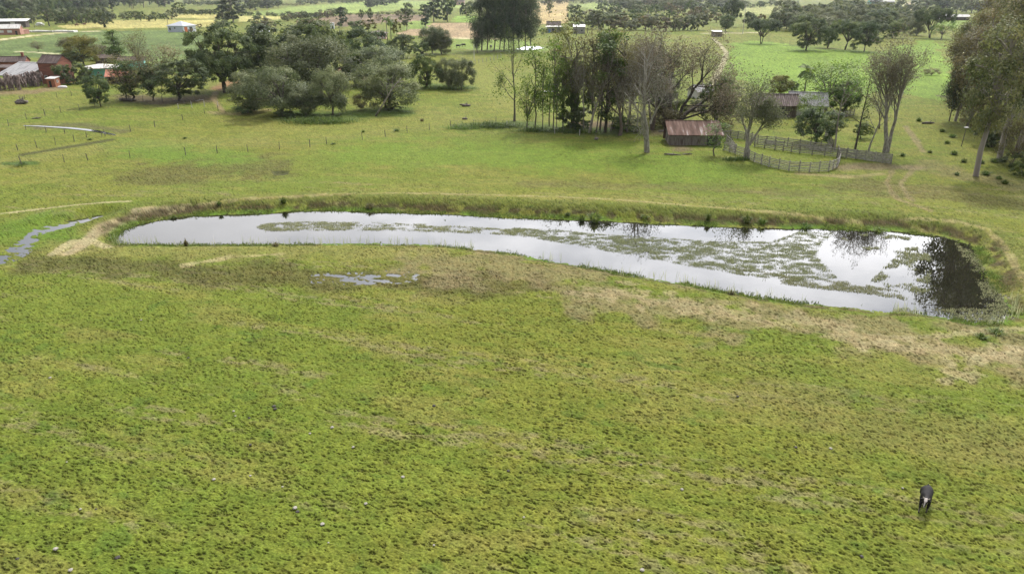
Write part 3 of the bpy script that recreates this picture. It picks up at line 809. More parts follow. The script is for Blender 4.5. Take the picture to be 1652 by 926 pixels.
def stem(x, y, z, L, r, b=(0, 0, 0)): return (b, (x, y, z), L, r)
ARCH = {}
LMUL, SMUL = 2.1, 0.70
def arch(kind, i):
    """tree shapes of height 1, built once and shared by copies: (aspect, trunk mesh, crown mesh)"""
    key = (kind, i)
    if key in ARCH: return ARCH[key]
    sd = 1000 + 37 * i
    if kind == 'dark': r = (1.0, *lobed_tree('t', sd, 1.0, 0.10, 19, 0.20, 7500, 0.034, leaf='leaf_dark'))
    elif kind == 'olive': r = (1.1, *lobed_tree('t', sd + 5, 1.1, 0.03, 20, 0.19, 7000, 0.034, stems=2, leaf='leaf_olive', bark='bark_grey', bare=2, sub_spread=0.27))
    elif kind == 'wide': r = (1.6, *lobed_tree('t', sd + 9, 1.6, 0.32, 20, 0.26, 7000, 0.042, shape='flat', stems=2, fork=0.25, leaf='leaf_dark'))
    elif kind == 'rich': r = (1.1, *lobed_tree('t', sd + 11, 1.1, 0.1, 17, 0.21, 7000, 0.036, stems=2, leaf='leaf_mid'))
    elif kind == 'fresh': r = (0.9, *lobed_tree('t', sd + 13, 0.9, 0.2, 14, 0.15, 1500, 0.032, leaf='leaf_fresh', bark='bark_grey', sub_spread=0.4))
    elif kind == 'yellow': r = (0.9, *lobed_tree('t', sd + 15, 0.9, 0.1, 15, 0.18, 5500, 0.034, leaf='leaf_yellow', sub_spread=0.26))
    elif kind == 'euc': r = (0.42, *lobed_tree('t', sd + 17, 0.42, 0.30, 34, 0.075, 7500, 0.020, shape='tall', fork=0.34, tr=0.016, droop=0.5, leaf='leaf_euc', bark='bark_pale', sub_spread=0.36))
    elif kind == 'eucs': r = (0.26, *lobed_tree('t', sd + 61, 0.26, 0.42, 24, 0.06, 3800, 0.019, shape='tall', fork=0.45, tr=0.010, droop=0.5, leaf='leaf_euc' if i % 2 else 'leaf_brown', bark='bark_pale', sub_spread=0.4, lean=0.04))
    elif kind == 'eucb': r = (0.45, *lobed_tree('t', sd + 18, 0.45, 0.2, 34, 0.078, 7500, 0.020, shape='tall', fork=0.25, tr=0.013, droop=0.5, leaf='leaf_brown', bark='bark_pale', sub_spread=0.34))
    elif kind == 'eucd': r = (0.5, *lobed_tree('t', sd + 19, 0.5, 0.22, 30, 0.10, 7000, 0.023, shape='tall', fork=0.25, tr=0.012, droop=0.4, leaf='leaf_eucd', bark='bark_grey', sub_spread=0.33))
    elif kind == 'slim': r = (0.35, *lobed_tree('t', sd + 21, 0.35, 0.25, 16, 0.09, 900, 0.03, shape='tall', fork=0.3, tr=0.010, leaf='leaf_fresh', bark='bark_grey', sub_spread=0.5))
    elif kind == 'ivy': r = (0.35, *lobed_tree('t', sd + 23, 0.35, 0.12, 22, 0.09, 4200, 0.026, shape='tall', fork=0.2, tr=0.014, leaf='leaf_mid', bark='bark_dark', bare=4, sub_spread=0.35))
    elif kind == 'bush': r = (1.5, *lobed_tree('t', sd + 25, 1.5, 0.0, 12, 0.30, 2600, 0.07, fork=0.1, tr=0.03, leaf='leaf_mid'))
    elif kind == 'darkbush': r = (1.5, *lobed_tree('t', sd + 27, 1.5, 0.0, 12, 0.30, 2600, 0.07, fork=0.1, tr=0.03, leaf='leaf_dark'))
    elif kind == 'brownbush': r = (1.3, *lobed_tree('t', sd + 29, 1.3, 0.05, 12, 0.25, 1800, 0.05, fork=0.1, tr=0.02, leaf='leaf_brown', bark='bark_twig', bare=8, sub_spread=0.35))
    elif kind == 'pine': r = (0.85, *lobed_tree('t', sd + 31, 0.85, 0.2, 26, 0.12, 3500, 0.04, shape='tall', fork=0.25, tr=0.018, flat=0.4, leaf='leaf_dark'))
    elif kind == 'sparse': r = (0.8, *lobed_tree('t', sd + 33, 0.8, 0.2, 15, 0.14, 1100, 0.028, leaf='leaf_brown', bark='bark_twig', bare=14, sub_spread=0.5, tr=0.014))
    elif kind == 'bareslim':
        lean = (0.03, -0.06, 0.08, -0.02)[i % 4]
        tm, cm = branchy_tree(sd + 53, [stem(lean, 0, 1, 12, 0.2)] + ([((0, 0, 4), (-0.4, 0.2, 1), 6, 0.12)] if i % 2 else []), (6, 4, 3, 1), (0.5, 0.6, 0.7, 0.8), (0.42, 0.55, 0.6, 0.55), (0.07, 0.05, 0.02, 0), 0.09, ('leaf_brown', 'leaf_lichen', 'leaf_bud', 'leaf_yellow')[i % 4], ('bark_lichen', 'bark_pale', 'bark_grey', 'bark_lichen')[i % 4], 3, 0.26, 0.5, 0.45)
        top = max(v.co.z for v in tm.vertices)
        for q in (tm, cm): q.transform(Matrix.Scale(1 / top, 4))
        r = (max(v.co.x for v in tm.vertices) - min(v.co.x for v in tm.vertices), tm, cm)
    elif kind == 'russet': r = (0.8, *lobed_tree('t', sd + 35, 0.8, 0.35, 18, 0.12, 950, 0.030, shape='tall', fork=0.35, tr=0.016, leaf='leaf_brown', bark='bark_grey', bare=8, sub_spread=0.42))
    elif kind == 'f_dark': r = (1.1, *lobed_tree('t', sd + 41, 1.1, 0.06, 12, 0.25, 2000, 0.062, leaf='leaf_dark', one=True))
    elif kind == 'f_olive': r = (1.1, *lobed_tree('t', sd + 43, 1.1, 0.04, 12, 0.25, 2000, 0.062, leaf='leaf_olive', bark='bark_grey', one=True))
    elif kind == 'f_light': r = (1.0, *lobed_tree('t', sd + 45, 1.0, 0.08, 10, 0.22, 900, 0.075, leaf='leaf_mid', one=True))
    elif kind == 'f_yellow': r = (1.0, *lobed_tree('t', sd + 46, 1.0, 0.08, 10, 0.22, 900, 0.075, leaf='leaf_yellow', one=True))
    elif kind == 'f_brown': r = (1.0, *lobed_tree('t', sd + 47, 1.0, 0.08, 10, 0.22, 800, 0.075, leaf='leaf_brown', bark='bark_twig', bare=5, one=True))
    elif kind == 'f_tall': r = (0.45, *lobed_tree('t', sd + 49, 0.45, 0.08, 22, 0.13, 2000, 0.042, shape='tall', fork=0.2, tr=0.014, leaf='leaf_eucd', bark='bark_pale', one=True))
    elif kind == 'f_tallo': r = (0.45, *lobed_tree('t', sd + 51, 0.45, 0.2, 20, 0.12, 1500, 0.042, shape='tall', fork=0.3, tr=0.014, leaf='leaf_olive', bark='bark_pale', one=True))
    ARCH[key] = r
    return r

rz_rng = random.Random(77)
def put_tree(kind, i, px, pyb, w_px, pyt, name, label, cat='tree', group=None, rz=None, base=None):
    P = base or G(px, pyb)
    z0 = gheight(P.x, P.y)
    h = top_z(P.y, px, pyt) - z0
    w = w_px * mpp(P)
    asp, tm, cm = arch(kind, i)
    rz = rz_rng.uniform(0, 6.28) if rz is None else rz
    sx = w / asp
    if tm is None:
        o = link(name, cm); o.location = (P.x, P.y, z0 - 0.03); o.rotation_euler = (0, 0, rz); o.scale = (sx, sx, h)
        return tag(o, label, cat, group)
    e = empty(name, (P.x, P.y, z0 - 0.03), rz, label, cat, group)
    e.scale = (sx, sx, h)
    link('trunk', tm, e); link('crown', cm, e)
    return e

def hero(name, label, P, meshes, rz=0.0, cat='tree'):
    top = max(max(v.co.z for v in q.vertices) for q in meshes if q is not None)
    for q in meshes:
        if q is not None: q.transform(Matrix.Diagonal((1, 1, h / top, 1)))
    e = empty(name, (P.x, P.y, gheight(P.x, P.y) - 0.05), rz, label, cat)
    link('trunk', meshes[0], e)
    if meshes[1] is not None: link('crown', meshes[1], e)
    return e

T_ = put_tree
# --- left of the middle: the big evergreen group
T_('dark', 0, 362, 150, 90, 42, 'evergreen_tree', 'big dark evergreen at the back left of the group, clear against the crop field')
T_('wide', 0, 364, 146, 100, 84, 'evergreen_tree', 'flat-topped dark tree behind the rounded olive tree, over the reddish earth path')
T_('dark', 1, 289, 163, 92, 98, 'evergreen_tree', 'dark tree with bright green top beside the dirt under the trees left of the path')
T_('sparse', 0, 247, 163, 62, 84, 'bare_tree', 'brownish half bare tree between the turquoise house and the dark bright-topped tree')
T_('sparse', 1, 205, 160, 56, 86, 'bare_tree', 'grey half bare tree with pale trunk right beside the orange tiled shelter')
T_('ivy', 0, 214, 162, 44, 98, 'evergreen_tree', 'narrow dark green tree growing just behind the pale trunk near the orange tiled shelter')
T_('dark', 2, 163, 172, 40, 122, 'evergreen_tree', 'small dark tree with pale trunks alone in the fenced grass below the turquoise house')
T_('olive', 0, 452, 187, 96, 110, 'grey_green_tree', 'rounded grey-green tree with leaning trunk in front of the flat-topped dark tree', rz=2.0)
T_('olive', 1, 410, 178, 76, 118, 'grey_green_tree', 'yellowish-tinged rounded tree right of the narrow dirt path, touching its grey-green neighbour')
T_('dark', 3, 480, 136, 128, 34, 'evergreen_tree', 'tallest broad evergreen at the back of the central group')
T_('olive', 2, 503, 158, 118, 58, 'grey_green_tree', 'large grey-green domed tree in the middle of the central group')
T_('dark', 4, 425, 138, 72, 62, 'evergreen_tree', 'dark rounded tree between the big back left evergreen and the tallest broad one')
T_('dark', 1, 528, 140, 76, 42, 'evergreen_tree', 'dark evergreen on the right shoulder of the tallest broad tree')
T_('olive', 3, 536, 186, 68, 112, 'grey_green_tree', 'grey-green bushy tree with dark grass in its shade at the front of the group')
T_('olive', 4, 495, 186, 62, 140, 'grey_green_tree', 'low spreading grey-green tree at the front between two taller ones')
T_('olive', 5, 625, 177, 92, 102, 'grey_green_tree', 'broad grey-green tree with a pale dead trunk leaning through it')
T_('olive', 2, 612, 137, 98, 76, 'grey_green_tree', 'wide domed grey-green tree right behind the one with the pale dead trunk')
T_('dark', 5, 590, 112, 66, 46, 'evergreen_tree', 'blackish evergreen behind the domed trees, right of the tallest broad tree')
T_('rich', 0, 576, 138, 52, 86, 'evergreen_tree', 'dark green tree over the red roof at the edge of the central group')
T_('dark', 6, 651, 94, 42, 56, 'evergreen_tree', 'small dark tree near the pink house with two trunks showing')
T_('rich', 1, 687, 142, 54, 88, 'evergreen_tree', 'rich dark green tree, largest of the three in the row at the pasture edge')
T_('olive', 6, 722, 143, 34, 95, 'grey_green_tree', 'middle of the three trees in the row at the pasture edge, with several thin stems')
T_('olive', 0, 746, 145, 40, 96, 'grey_green_tree', 'rightmost of the three trees in the row at the pasture edge')
T_('olive', 3, 698, 87, 46, 43, 'grey_green_tree', 'grey-green tree in front of the pinkish ploughed field')
T_('olive', 1, 713, 88, 34, 50, 'grey_green_tree', 'two-trunked grey-green tree next to the open grass by the pinkish ploughed field', rz=1.0)
T_('bush', 0, 680, 90, 24, 69, 'shrub', 'round dark green bush below the grey-green trees near the ploughed field', 'shrub')
T_('sparse', 2, 558, 108, 40, 62, 'bare_tree', 'greyish leafless tree squeezed between dark crowns in the central group')
T_('darkbush', 0, 400, 183, 40, 168, 'shrub', 'dark low bush under the yellowish-tinged rounded tree', 'shrub')
T_('darkbush', 1, 458, 190, 34, 178, 'shrub', 'dark bush round the foot of the leaning grey-green tree', 'shrub')
T_('bush', 2, 632, 178, 30, 166, 'shrub', 'small leafy bush right of the pale leaning dead trunk', 'shrub')
T_('brownbush', 0, 583, 178, 30, 152, 'shrub', 'thin brownish bush left of the tree with the pale dead trunk', 'shrub')
T_('yellow', 0, 136, 106, 46, 58, 'yellow_green_tree', 'round yellow-green tree behind the brick building')
T_('dark', 0, 118, 108, 28, 84, 'evergreen_tree', 'small dark tree squeezed behind the brick gable')
T_('darkbush', 2, 118, 136, 48, 103, 'shrub', 'dark spreading bush in front of the tall brick building', 'shrub')
T_('darkbush', 3, 140, 130, 26, 108, 'shrub', 'dark bush against the left end of the turquoise house', 'shrub')
T_('ivy', 1, 191, 108, 30, 50, 'bare_tree', 'bare-topped tree with a leafy lower trunk behind the turquoise house')
T_('sparse', 3, 228, 118, 36, 48, 'bare_tree', 'thin bare tree with one tall stem behind the brownish trees')
T_('sparse', 4, 266, 128, 66, 72, 'bare_tree', 'greyish bushy tree behind the brownish half bare tree')
T_('sparse', 5, 62, 84, 22, 66, 'bare_tree', 'little bare bush on the near edge of the crop field', 'tree')
T_('brownbush', 1, 115, 82, 40, 60, 'shrub', 'leafless purplish brush behind the yellow-green tree', 'shrub')
T_('brownbush', 2, 160, 98, 44, 72, 'shrub', 'dry brown brush right of the yellow-green tree', 'shrub')
# --- tall dark eucalyptus grove above the pasture
grove = [(777,82,40,-14,0),(786,81,32,-18,1),(797,83,36,-20,2),(806,80,30,-22,3),(813,83,34,-20,0),(821,80,30,-22,2),(829,83,34,-18,1),(838,80,32,-16,3),(848,82,34,-18,0),(857,80,30,-10,2)]
glab = ['thick-trunked leftmost tree of the tall dark grove beyond the pasture', None, None, None, None, None, None, None, None, 'rightmost tree of the tall dark grove beyond the pasture']
for k, (x, y, w, t, i) in enumerate(grove):
    T_('eucd', i, x, y, w, t, 'eucalyptus_tree', glab[k] or 'tall dark tree standing inside the grove with bare trunks below', group='tall dark trees of the grove')
T_('eucd', 1, 770, 86, 22, 34, 'eucalyptus_tree', 'low-hanging dark side tree on the left flank of the tall grove', group='tall dark trees of the grove')
# --- bare and slender trees in the centre
P = G(830, 196); h = top_z(P.y, 832, 40)
hero('slender_tree', 'slim dark-stemmed tree with a fork and light green side sprays, leftmost of the slender row', P,
     branchy_tree(11, [stem(0.02, 0, 1, h * 0.72, 0.26), ((0, 0, h * 0.26), (-0.85, 0.1, 0.75), h * 0.24, 0.10)], (5, 4, 3), (0.45, 0.6, 0.7), (0.42, 0.55, 0.6), (0.08, 0.08, 0.03, 0), 0.07, 'leaf_fresh', 'bark_grey', 4, 0.35, 0.7, 0.5,
                  clumps=[((-3.2, 0, h * 0.36), (3.4, 2, 2.6), 90, 0.4), ((0.5, 0, h * 0.6), (3, 3, 6), 60, 0.4)]))
for k, (x, y, w, t, kd, i, lb) in enumerate([(863,206,42,72,'slim',0,'slender light green tree with sprays down its whole stem, second of the slender row'),(875,208,26,95,'slim',1,'thinnest pale stem in the slender row with few leaves'),
        (892,211,34,62,'slim',2,'slender stem with light leaves close to the white sheet in the grass'),(898,212,24,100,'slim',3,'whitish thin stem just left of the dark thicket'),
        (886,204,36,118,'slim',1,'short light green sapling between the slender stems'),(850,206,46,128,'fresh',0,'low light green leaves at the foot of the slender row')]):
    T_(kd, i, x, y, w, t, 'slender_tree', lb)
P = G(931, 204); h = top_z(P.y, 910, 10)
hero('leaning_tree', 'pale-trunked tree leaning left with a feathery yellow-green top above the thicket', P,
     branchy_tree(12, [((0, 0, 0), (-0.03, 0, 1), h * 0.5, 0.34), ((-0.5, 0, h * 0.48), (-0.30, 0.05, 1), h * 0.42, 0.2)], (4, 4, 3), (0.5, 0.6, 0.7), (0.34, 0.5, 0.6), (0.1, 0.08, 0.02, 0), 0.06, 'leaf_yellow', 'bark_pale', 5, 0.35, 0.8, 0.45,
                  clumps=[((-4.5, 0, h * 0.86), (4.2, 3.5, 5.5), 500, 0.42), ((-4.0, 0, h * 0.74), (2.5, 2, 5), 200, 0.42)]))
T_('rich', 6, 923, 206, 56, 92, 'evergreen_tree', 'dark dense tree in the shade of the leaning pale-trunked tree')
T_('russet', 2, 952, 211, 70, 48, 'evergreen_tree', 'brownish green tree behind the pale dead-branched trunk in the thicket')
T_('ivy', 2, 976, 214, 56, 52, 'ivy_covered_tree', 'ivy-covered dark column of a tree in the middle of the thicket')
T_('russet', 1, 1000, 212, 64, 50, 'ivy_covered_tree', 'brown-green overgrown tree behind the brown-grey trunk')
T_('russet', 3, 926, 208, 64, 50, 'evergreen_tree', 'olive brown top showing behind the dark thicket')
T_('sparse', 6, 1016, 196, 70, 62, 'bare_tree', 'brown-budded bare tree behind the thicket, left of the big spreading one')
T_('russet', 0, 968, 210, 64, 46, 'bare_tree', 'orange-brown tinted tree at the back of the thicket')
T_('rich', 4, 1062, 190, 56, 84, 'ivy_covered_tree', 'ivy-green crown between the lichen-grey tree and the big spreading tree')
P = G(951, 215); h = top_z(P.y, 948, 62)
hero('bare_tree', 'pale dead-branched trunk standing in front of the dark thicket', P,
     branchy_tree(13, [stem(-0.03, 0, 1, h * 0.62, 0.30)], (6, 4, 3), (0.75, 0.7, 0.7), (0.42, 0.55, 0.6), (0.02, 0.02, 0, 0), 0.1, 'leaf_brown', 'bark_pale', 2, 0.3, 0.5, 0.4))
P = G(1000, 219); h = top_z(P.y, 1000, 84)
hero('bare_tree', 'brown-grey bare tree with curved twigs just left of the lichen-grey one', P,
     branchy_tree(14, [stem(0.04, 0, 1, h * 0.55, 0.38)], (7, 5, 4, 2), (0.8, 0.7, 0.8, 0.8), (0.55, 0.6, 0.6, 0.5), (0.03, 0.02, -0.02, 0), 0.12, 'leaf_lichen', 'bark_twig', 2, 0.28, 0.5, 0.45))
P = G(1044, 246); h = top_z(P.y, 1056, 36)
hero('lichen_tree', 'lichen-grey forked tree in front at the pasture edge, left of the rusty shed', P,
     branchy_tree(15, [stem(0.05, 0, 1, h * 0.66, 0.42), ((-0.25, 0.1, 0), (-0.34, 0, 1), h * 0.34, 0.24), ((0.1, 0, h * 0.24), (0.45, 0.1, 1), h * 0.3, 0.2)], (6, 5, 4, 1), (0.6, 0.65, 0.75, 0.8), (0.40, 0.58, 0.6, 0.5), (0.05, 0.04, 0, 0), 0.1, 'leaf_lichen', 'bark_lichen', 1, 0.26, 0.5, 0.32,
                  clumps=[((1.0, 0, h * 0.62), (1.5, 1.3, 5.5), 420, 0.3)]))
P = G(1088, 204); h = top_z(P.y, 1090, 24)
hero('spreading_tree', 'big spreading tree with dark arching limbs and brown buds behind the rusty shed', P,
     branchy_tree(16, [stem(0.95, 0.1, 0.75, 14, 0.56), stem(-0.85, 0.2, 0.9, 15, 0.46), stem(-0.5, -0.2, 0.9, 15, 0.5), stem(-0.3, 0.1, 1.1, 16, 0.48), stem(0.45, 0.3, 1.1, 16, 0.46), ((0, 0, 1.5), (1, -0.15, 0.25), 12, 0.3)],
                  (6, 4, 4, 3), (0.6, 0.62, 0.75, 0.8), (0.5, 0.55, 0.58, 0.55), (0.07, 0.05, 0.03, 0), 0.17, 'leaf_bud', 'bark_dark', 4, 0.42, 0.8, 0.35))
P = G(1052, 210); h = top_z(P.y, 1045, 34)
hero('bare_tree', 'tall bare tree with brown-budded flat top, left neighbour of the big spreading tree', P,
     branchy_tree(17, [stem(0.05, 0, 1, h * 0.6, 0.4), stem(-0.25, 0.1, 1, h * 0.55, 0.3)], (6, 4, 4, 3), (0.6, 0.65, 0.75, 0.8), (0.5, 0.55, 0.6, 0.55), (0.06, 0.05, 0.02, 0), 0.1, 'leaf_bud', 'bark_twig', 4, 0.36, 0.6, 0.45))
for x, y, w, t, i, lb in [(908,208,40,44,0,'thin brownish bare tree at the left edge of the thicket'),(942,212,42,54,1,'lichen-pale thin tree between the leaning tree and the dead-branched trunk'),(962,214,44,86,2,'brown-budded thin tree in front of the ivy-covered column'),
        (985,212,46,54,3,'yellowish thin tree right of the ivy-covered column'),(1012,214,50,96,1,'pale thin bare tree right of the brown-grey curved one'),(1028,214,48,56,0,'brownish thin tree left behind the lichen-grey forked tree'),(1072,204,46,92,2,'thin brown-budded tree between the lichen-grey tree and the rusty shed'),(1086,200,44,112,1,'pale thin bare tree behind the left end of the rusty shed')]:
    T_('bareslim', i, x, y, w, t, 'bare_tree', lb)
T_('brownbush', 3, 1070, 205, 60, 170, 'shrub', 'tangled grey scrub between the lichen-grey tree and the rusty shed', 'shrub')
T_('bush', 0, 1085, 195, 44, 160, 'shrub', 'leafy green scrub behind the rusty shed', 'shrub')
T_('bush', 1, 1010, 212, 60, 186, 'shrub', 'green scrub under the bare trees of the thicket', 'shrub')
T_('darkbush', 2, 930, 208, 60, 176, 'shrub', 'dark scrub at the foot of the thicket beside the bare brown earth', 'shrub')
T_('bush', 2, 925, 212, 38, 202, 'shrub', 'pale leafy weed clump at the pasture edge in front of the thicket', 'shrub')
# --- farmyard
T_('rich', 5, 1158, 202, 52, 126, 'evergreen_tree', 'leafy green tree behind the right end of the rusty shed')
T_('slim', 0, 1152, 252, 38, 196, 'sapling', 'small pale green sapling in front of the rusty shed', rz=0.5)
P = G(1203, 256); h = top_z(P.y, 1208, 92)
hero('two_stemmed_tree', 'pale grey two-stemmed tree with a dark drooping leaf clump, standing at the corral', P,
     branchy_tree(18, [stem(0.06, 0, 1, h * 0.52, 0.46), ((0.3, 0.1, h * 0.14), (0.62, 0, 1), h * 0.32, 0.26)], (7, 5, 4, 2), (0.55, 0.6, 0.7, 0.8), (0.5, 0.55, 0.6, 0.5), (0.08, 0.05, 0.02, 0), 0.09, 'leaf_olive', 'bark_lichen', 3, 0.3, 0.5, 0.48,
                  clumps=[((3.9, 0, h * 0.43), (2.3, 2.0, 2.2), 420, 0.3), ((3.3, 0, h * 0.52), (1.9, 1.8, 1.6), 180, 0.3), ((-0.5, 0, h * 0.72), (4.2, 3, 4), 700, 0.28)]))
T_('dark', 3, 1315, 233, 68, 176, 'evergreen_tree', 'small dense dark tree with crooked stems inside the corral rear rail')
P = G(1346, 242); h = top_z(P.y, 1345, 88)
hero('slender_tree', 'slim pale-stemmed tree with airy light green crown behind the corral', P,
     branchy_tree(19, [stem(0.02, 0, 1, h * 0.66, 0.18)], (7, 4, 3), (0.8, 0.7, 0.7), (0.36, 0.55, 0.6), (0.05, 0.03, 0.0, 0), 0.07, 'leaf_fresh', 'bark_pale', 4, 0.32, 0.7, 0.5))
T_('fresh', 1, 1332, 178, 92, 100, 'light_green_tree', 'airy light green tree behind the grey tin house')
T_('fresh', 2, 1300, 200, 46, 150, 'light_green_tree', 'small light green tree partly over the grey tin house')
T_('rich', 2, 1357, 185, 52, 132, 'evergreen_tree', 'dark green bushy tree right of the grey tin house')
P = G(1379, 243); h = top_z(P.y, 1386, 112)
hero('slender_tree', 'dark thin ivy-wrapped stem bending at the top, second from the corral corner', P,
     branchy_tree(20, [stem(0.07, 0, 1, h * 0.9, 0.2)], (5, 3), (0.9, 0.8), (0.18, 0.5), (-0.01, 0.02, 0, 0), 0.06, 'leaf_mid', 'bark_dark', 5, 0.3, 0.5, 0.3, clumps=[((0.6, 0, h * 0.62), (0.7, 0.6, 4), 160, 0.26), ((0.5, 0, h * 0.3), (0.6, 0.6, 4), 120, 0.26)]))
P = G(1401, 244); h = top_z(P.y, 1412, 135)
hero('slender_tree', 'thin lichen-covered leaning tree just left of the tall bare tree', P,
     branchy_tree(21, [stem(0.1, 0, 1, h * 0.7, 0.17)], (6, 4, 3), (0.7, 0.7, 0.7), (0.36, 0.55, 0.6), (0.03, 0.03, 0, 0), 0.08, 'leaf_lichen', 'bark_lichen', 2, 0.24, 0.5, 0.45))
P = G(1418, 208); h = top_z(P.y, 1420, 140)
hero('slender_tree', 'small brownish bare tree behind the tall bare tree', P,
     branchy_tree(22, [stem(0.02, 0, 1, h * 0.55, 0.16)], (6, 4, 3), (0.6, 0.7, 0.7), (0.5, 0.55, 0.6), (0.05, 0.03, 0, 0), 0.1, 'leaf_bud', 'bark_twig', 2, 0.26, 0.5, 0.4))
P = G(1428, 246); h = top_z(P.y, 1440, 34)
hero('bare_tree', 'tall bare tree with many upright brown-tipped branches standing at the corral corner', P,
     branchy_tree(23, [stem(-0.12, 0, 1, h * 0.54, 0.46), ((0.35, 0.1, 0), (0.10, 0.05, 1), h * 0.54, 0.36)], (9, 5, 4, 3), (0.44, 0.46, 0.52, 0.6), (0.58, 0.55, 0.55, 0.5), (0.1, 0.09, 0.05, 0.02), 0.075, 'leaf_bud', 'bark_lichen', 4, 0.26, 0.5, 0.45))
T_('rich', 0, 1390, 224, 30, 198, 'sapling', 'little round sapling among the thin stems behind the corral')
T_('yellow', 1, 1256, 155, 34, 122, 'shrub', 'yellow-green hedge bush behind the brown tiled barn', 'shrub')
T_('darkbush', 1, 1275, 152, 26, 130, 'shrub', 'dark bush between the barn roof and the palm', 'shrub')
T_('darkbush', 0, 1128, 178, 36, 156, 'shrub', 'dark bush in front of the small grey-roofed hut', 'shrub')
# palms
def palm(px, pyb, pyt, label, nf=20, name='palm_tree'):
    P = G(px, pyb); h = top_z(P.y, px, pyt)
    e = empty(name, (P.x, P.y, 0), 0, label, 'palm tree')
    t = MB(); t.tube([(0, 0, 0), (0.1, 0, h * 0.4), (0, 0, h * 0.82)], [0.28, 0.2, 0.17], 8); t.build('trunk', M['bark_grey'], e, True)
    rng = np.random.default_rng(int(px)); v = []; f = []; tn = []
    for k in range(nf):
        a = k * 2.399; el = rng.uniform(-0.1, 1.2); L = h * 0.30 * rng.uniform(0.85, 1.15)
        p = np.array([0, 0, h * 0.82]); d = np.array([math.cos(a) * math.cos(el), math.sin(a) * math.cos(el), math.sin(el)])
        for s in range(10):
            q = p + d * L / 10; d = unit(d + np.array([0, 0, -0.20])); sd = unit(np.cross(d, [0, 0, 1.0])); 
            for sg in (-1, 1):
                for sub in (0, 0.5):
                    b0 = p + (q - p) * sub; lf = L * 0.26 * math.sin(math.pi * (0.12 + 0.85 * (s + sub) / 10.5))
                    tip = b0 + sd * sg * lf * 0.8 + d * lf * 0.5 + np.array([0, 0, -lf * 0.35])
                    b = len(v); v += [b0, b0 + d * L * 0.07, tip, tip - d * 0.04]; f.append((b, b + 1, b + 2, b + 3)); tn.append(rng.uniform(0.2, 0.8))
            p = q
    link('crown', np_mesh('crown', np.array(v), np.array(f), M['leaf_mid'], attrs={'tint': ('FLOAT', 'FACE', np.array(tn))}), e)
palm(1294, 168, 102, 'feathery palm tree behind the grey tin house')
palm(625, 66, 24, 'tall palm by the pink house beyond the central tree group', 18)
palm(631, 64, 30, 'shorter palm next to the tall one by the pink house', 16)
palm(930, 58, 34, 'palm in front of the far grey house beyond the thicket', 14)
palm(948, 54, 32, 'palm right of the far grey house beyond the thicket', 14)
palm(612, 62, 46, 'small bright palm in front of the pink house, left one', 12)
palm(618, 62, 47, 'small bright palm in front of the pink house, right one', 12)
# --- eucalyptus belt on the right
belt = [('euc',0,1574,285,84,34,'leaning dark-barked eucalyptus standing nearest to the pond, in front of the belt'),('euc',1,1612,257,80,-40,'eucalyptus with a long slanting pale trunk in the right belt'),
 ('eucb',0,1541,196,62,46,'brownish eucalyptus at the left edge of the right belt'),('eucb',1,1560,206,66,20,'brown-tinged eucalyptus behind the edge of the right belt'),('eucd',2,1531,196,34,92,'dark shrubby tree low at the left edge of the right belt'),
 ('euc',2,1592,216,70,-30,'grey-green eucalyptus deep in the right belt above the white-topped post'),('euc',3,1640,246,84,-60,'tall eucalyptus near the right edge of the photo with two pale trunks'),
 ('euc',0,1668,262,90,-60,'tall eucalyptus cut by the right edge, near the brownish bush'),('eucb',2,1575,170,60,-20,'brownish eucalyptus at the back of the right belt below the white sheds'),('euc',1,1600,182,66,-50,'eucalyptus at the back of the belt with yellowish leaf tips'),
 ('euc',2,1628,205,74,-60,'eucalyptus in the middle of the belt, behind the slanting pale trunk'),('eucb',3,1622,172,64,-60,'brownish tall eucalyptus in the far part of the right belt'),('euc',3,1650,190,74,-70,'far tall eucalyptus by the right edge of the photo'),
 ('euc',0,1552,158,50,22,'thin eucalyptus at the far left end of the belt'),
 ('euc',3,1680,210,90,-80,'eucalyptus beyond the right edge at the back'),('eucb',1,1650,160,70,-30,'brownish eucalyptus at the far back by the right edge')]
for kd, i, x, y, w, t, lb in belt: T_(kd, i, x, y, w, t, 'eucalyptus_tree', lb)
for k, (x, y, w, t, lb) in enumerate([(1528,150,34,40,'slender eucalyptus at the far end of the belt, nearest the bright field'),(1548,178,36,20,'slender pale-trunked eucalyptus on the left flank of the belt'),(1567,196,38,0,'slender eucalyptus with tall bare trunk behind the leaning dark-barked one'),
        (1586,206,38,-16,'slender eucalyptus between the leaning trunk and the slanting pale one'),(1604,228,40,-30,'slender eucalyptus just behind the slanting pale trunk'),(1622,236,40,-40,'thin pale trunk right beside the slanting pale one'),
        (1634,226,40,-50,'thin tall eucalyptus behind the tall brownish bush'),(1540,164,30,34,'thin eucalyptus far back on the left flank of the belt'),(1650,236,42,-60,'slender eucalyptus at the very right edge of the photo')]):
    T_('eucs', k % 4, x, y, w, t, 'eucalyptus_tree', lb, rz=0.4 * k)
T_('brownbush', 0, 1634, 262, 56, 190, 'shrub', 'tall brownish bush under the eucalyptus near the right edge', 'shrub')
T_('brownbush', 2, 1566, 206, 34, 176, 'shrub', 'dark brown brush at the foot of the belt edge', 'shrub')
T_('darkbush', 0, 1600, 238, 60, 205, 'shrub', 'dark undergrowth in the shade of the belt behind the leaning trunk', 'shrub')
T_('darkbush', 1, 1640, 270, 50, 246, 'shrub', 'dark scrub under the brownish bush near the right edge', 'shrub')
T_('bush', 1, 1650, 285, 40, 258, 'shrub', 'leafy green bush at the right edge of the photo in front of the belt', 'shrub')
T_('brownbush', 1, 1502, 122, 26, 110, 'shrub', 'pale grey heap of dead brush at the edge of the belt', 'brush pile')
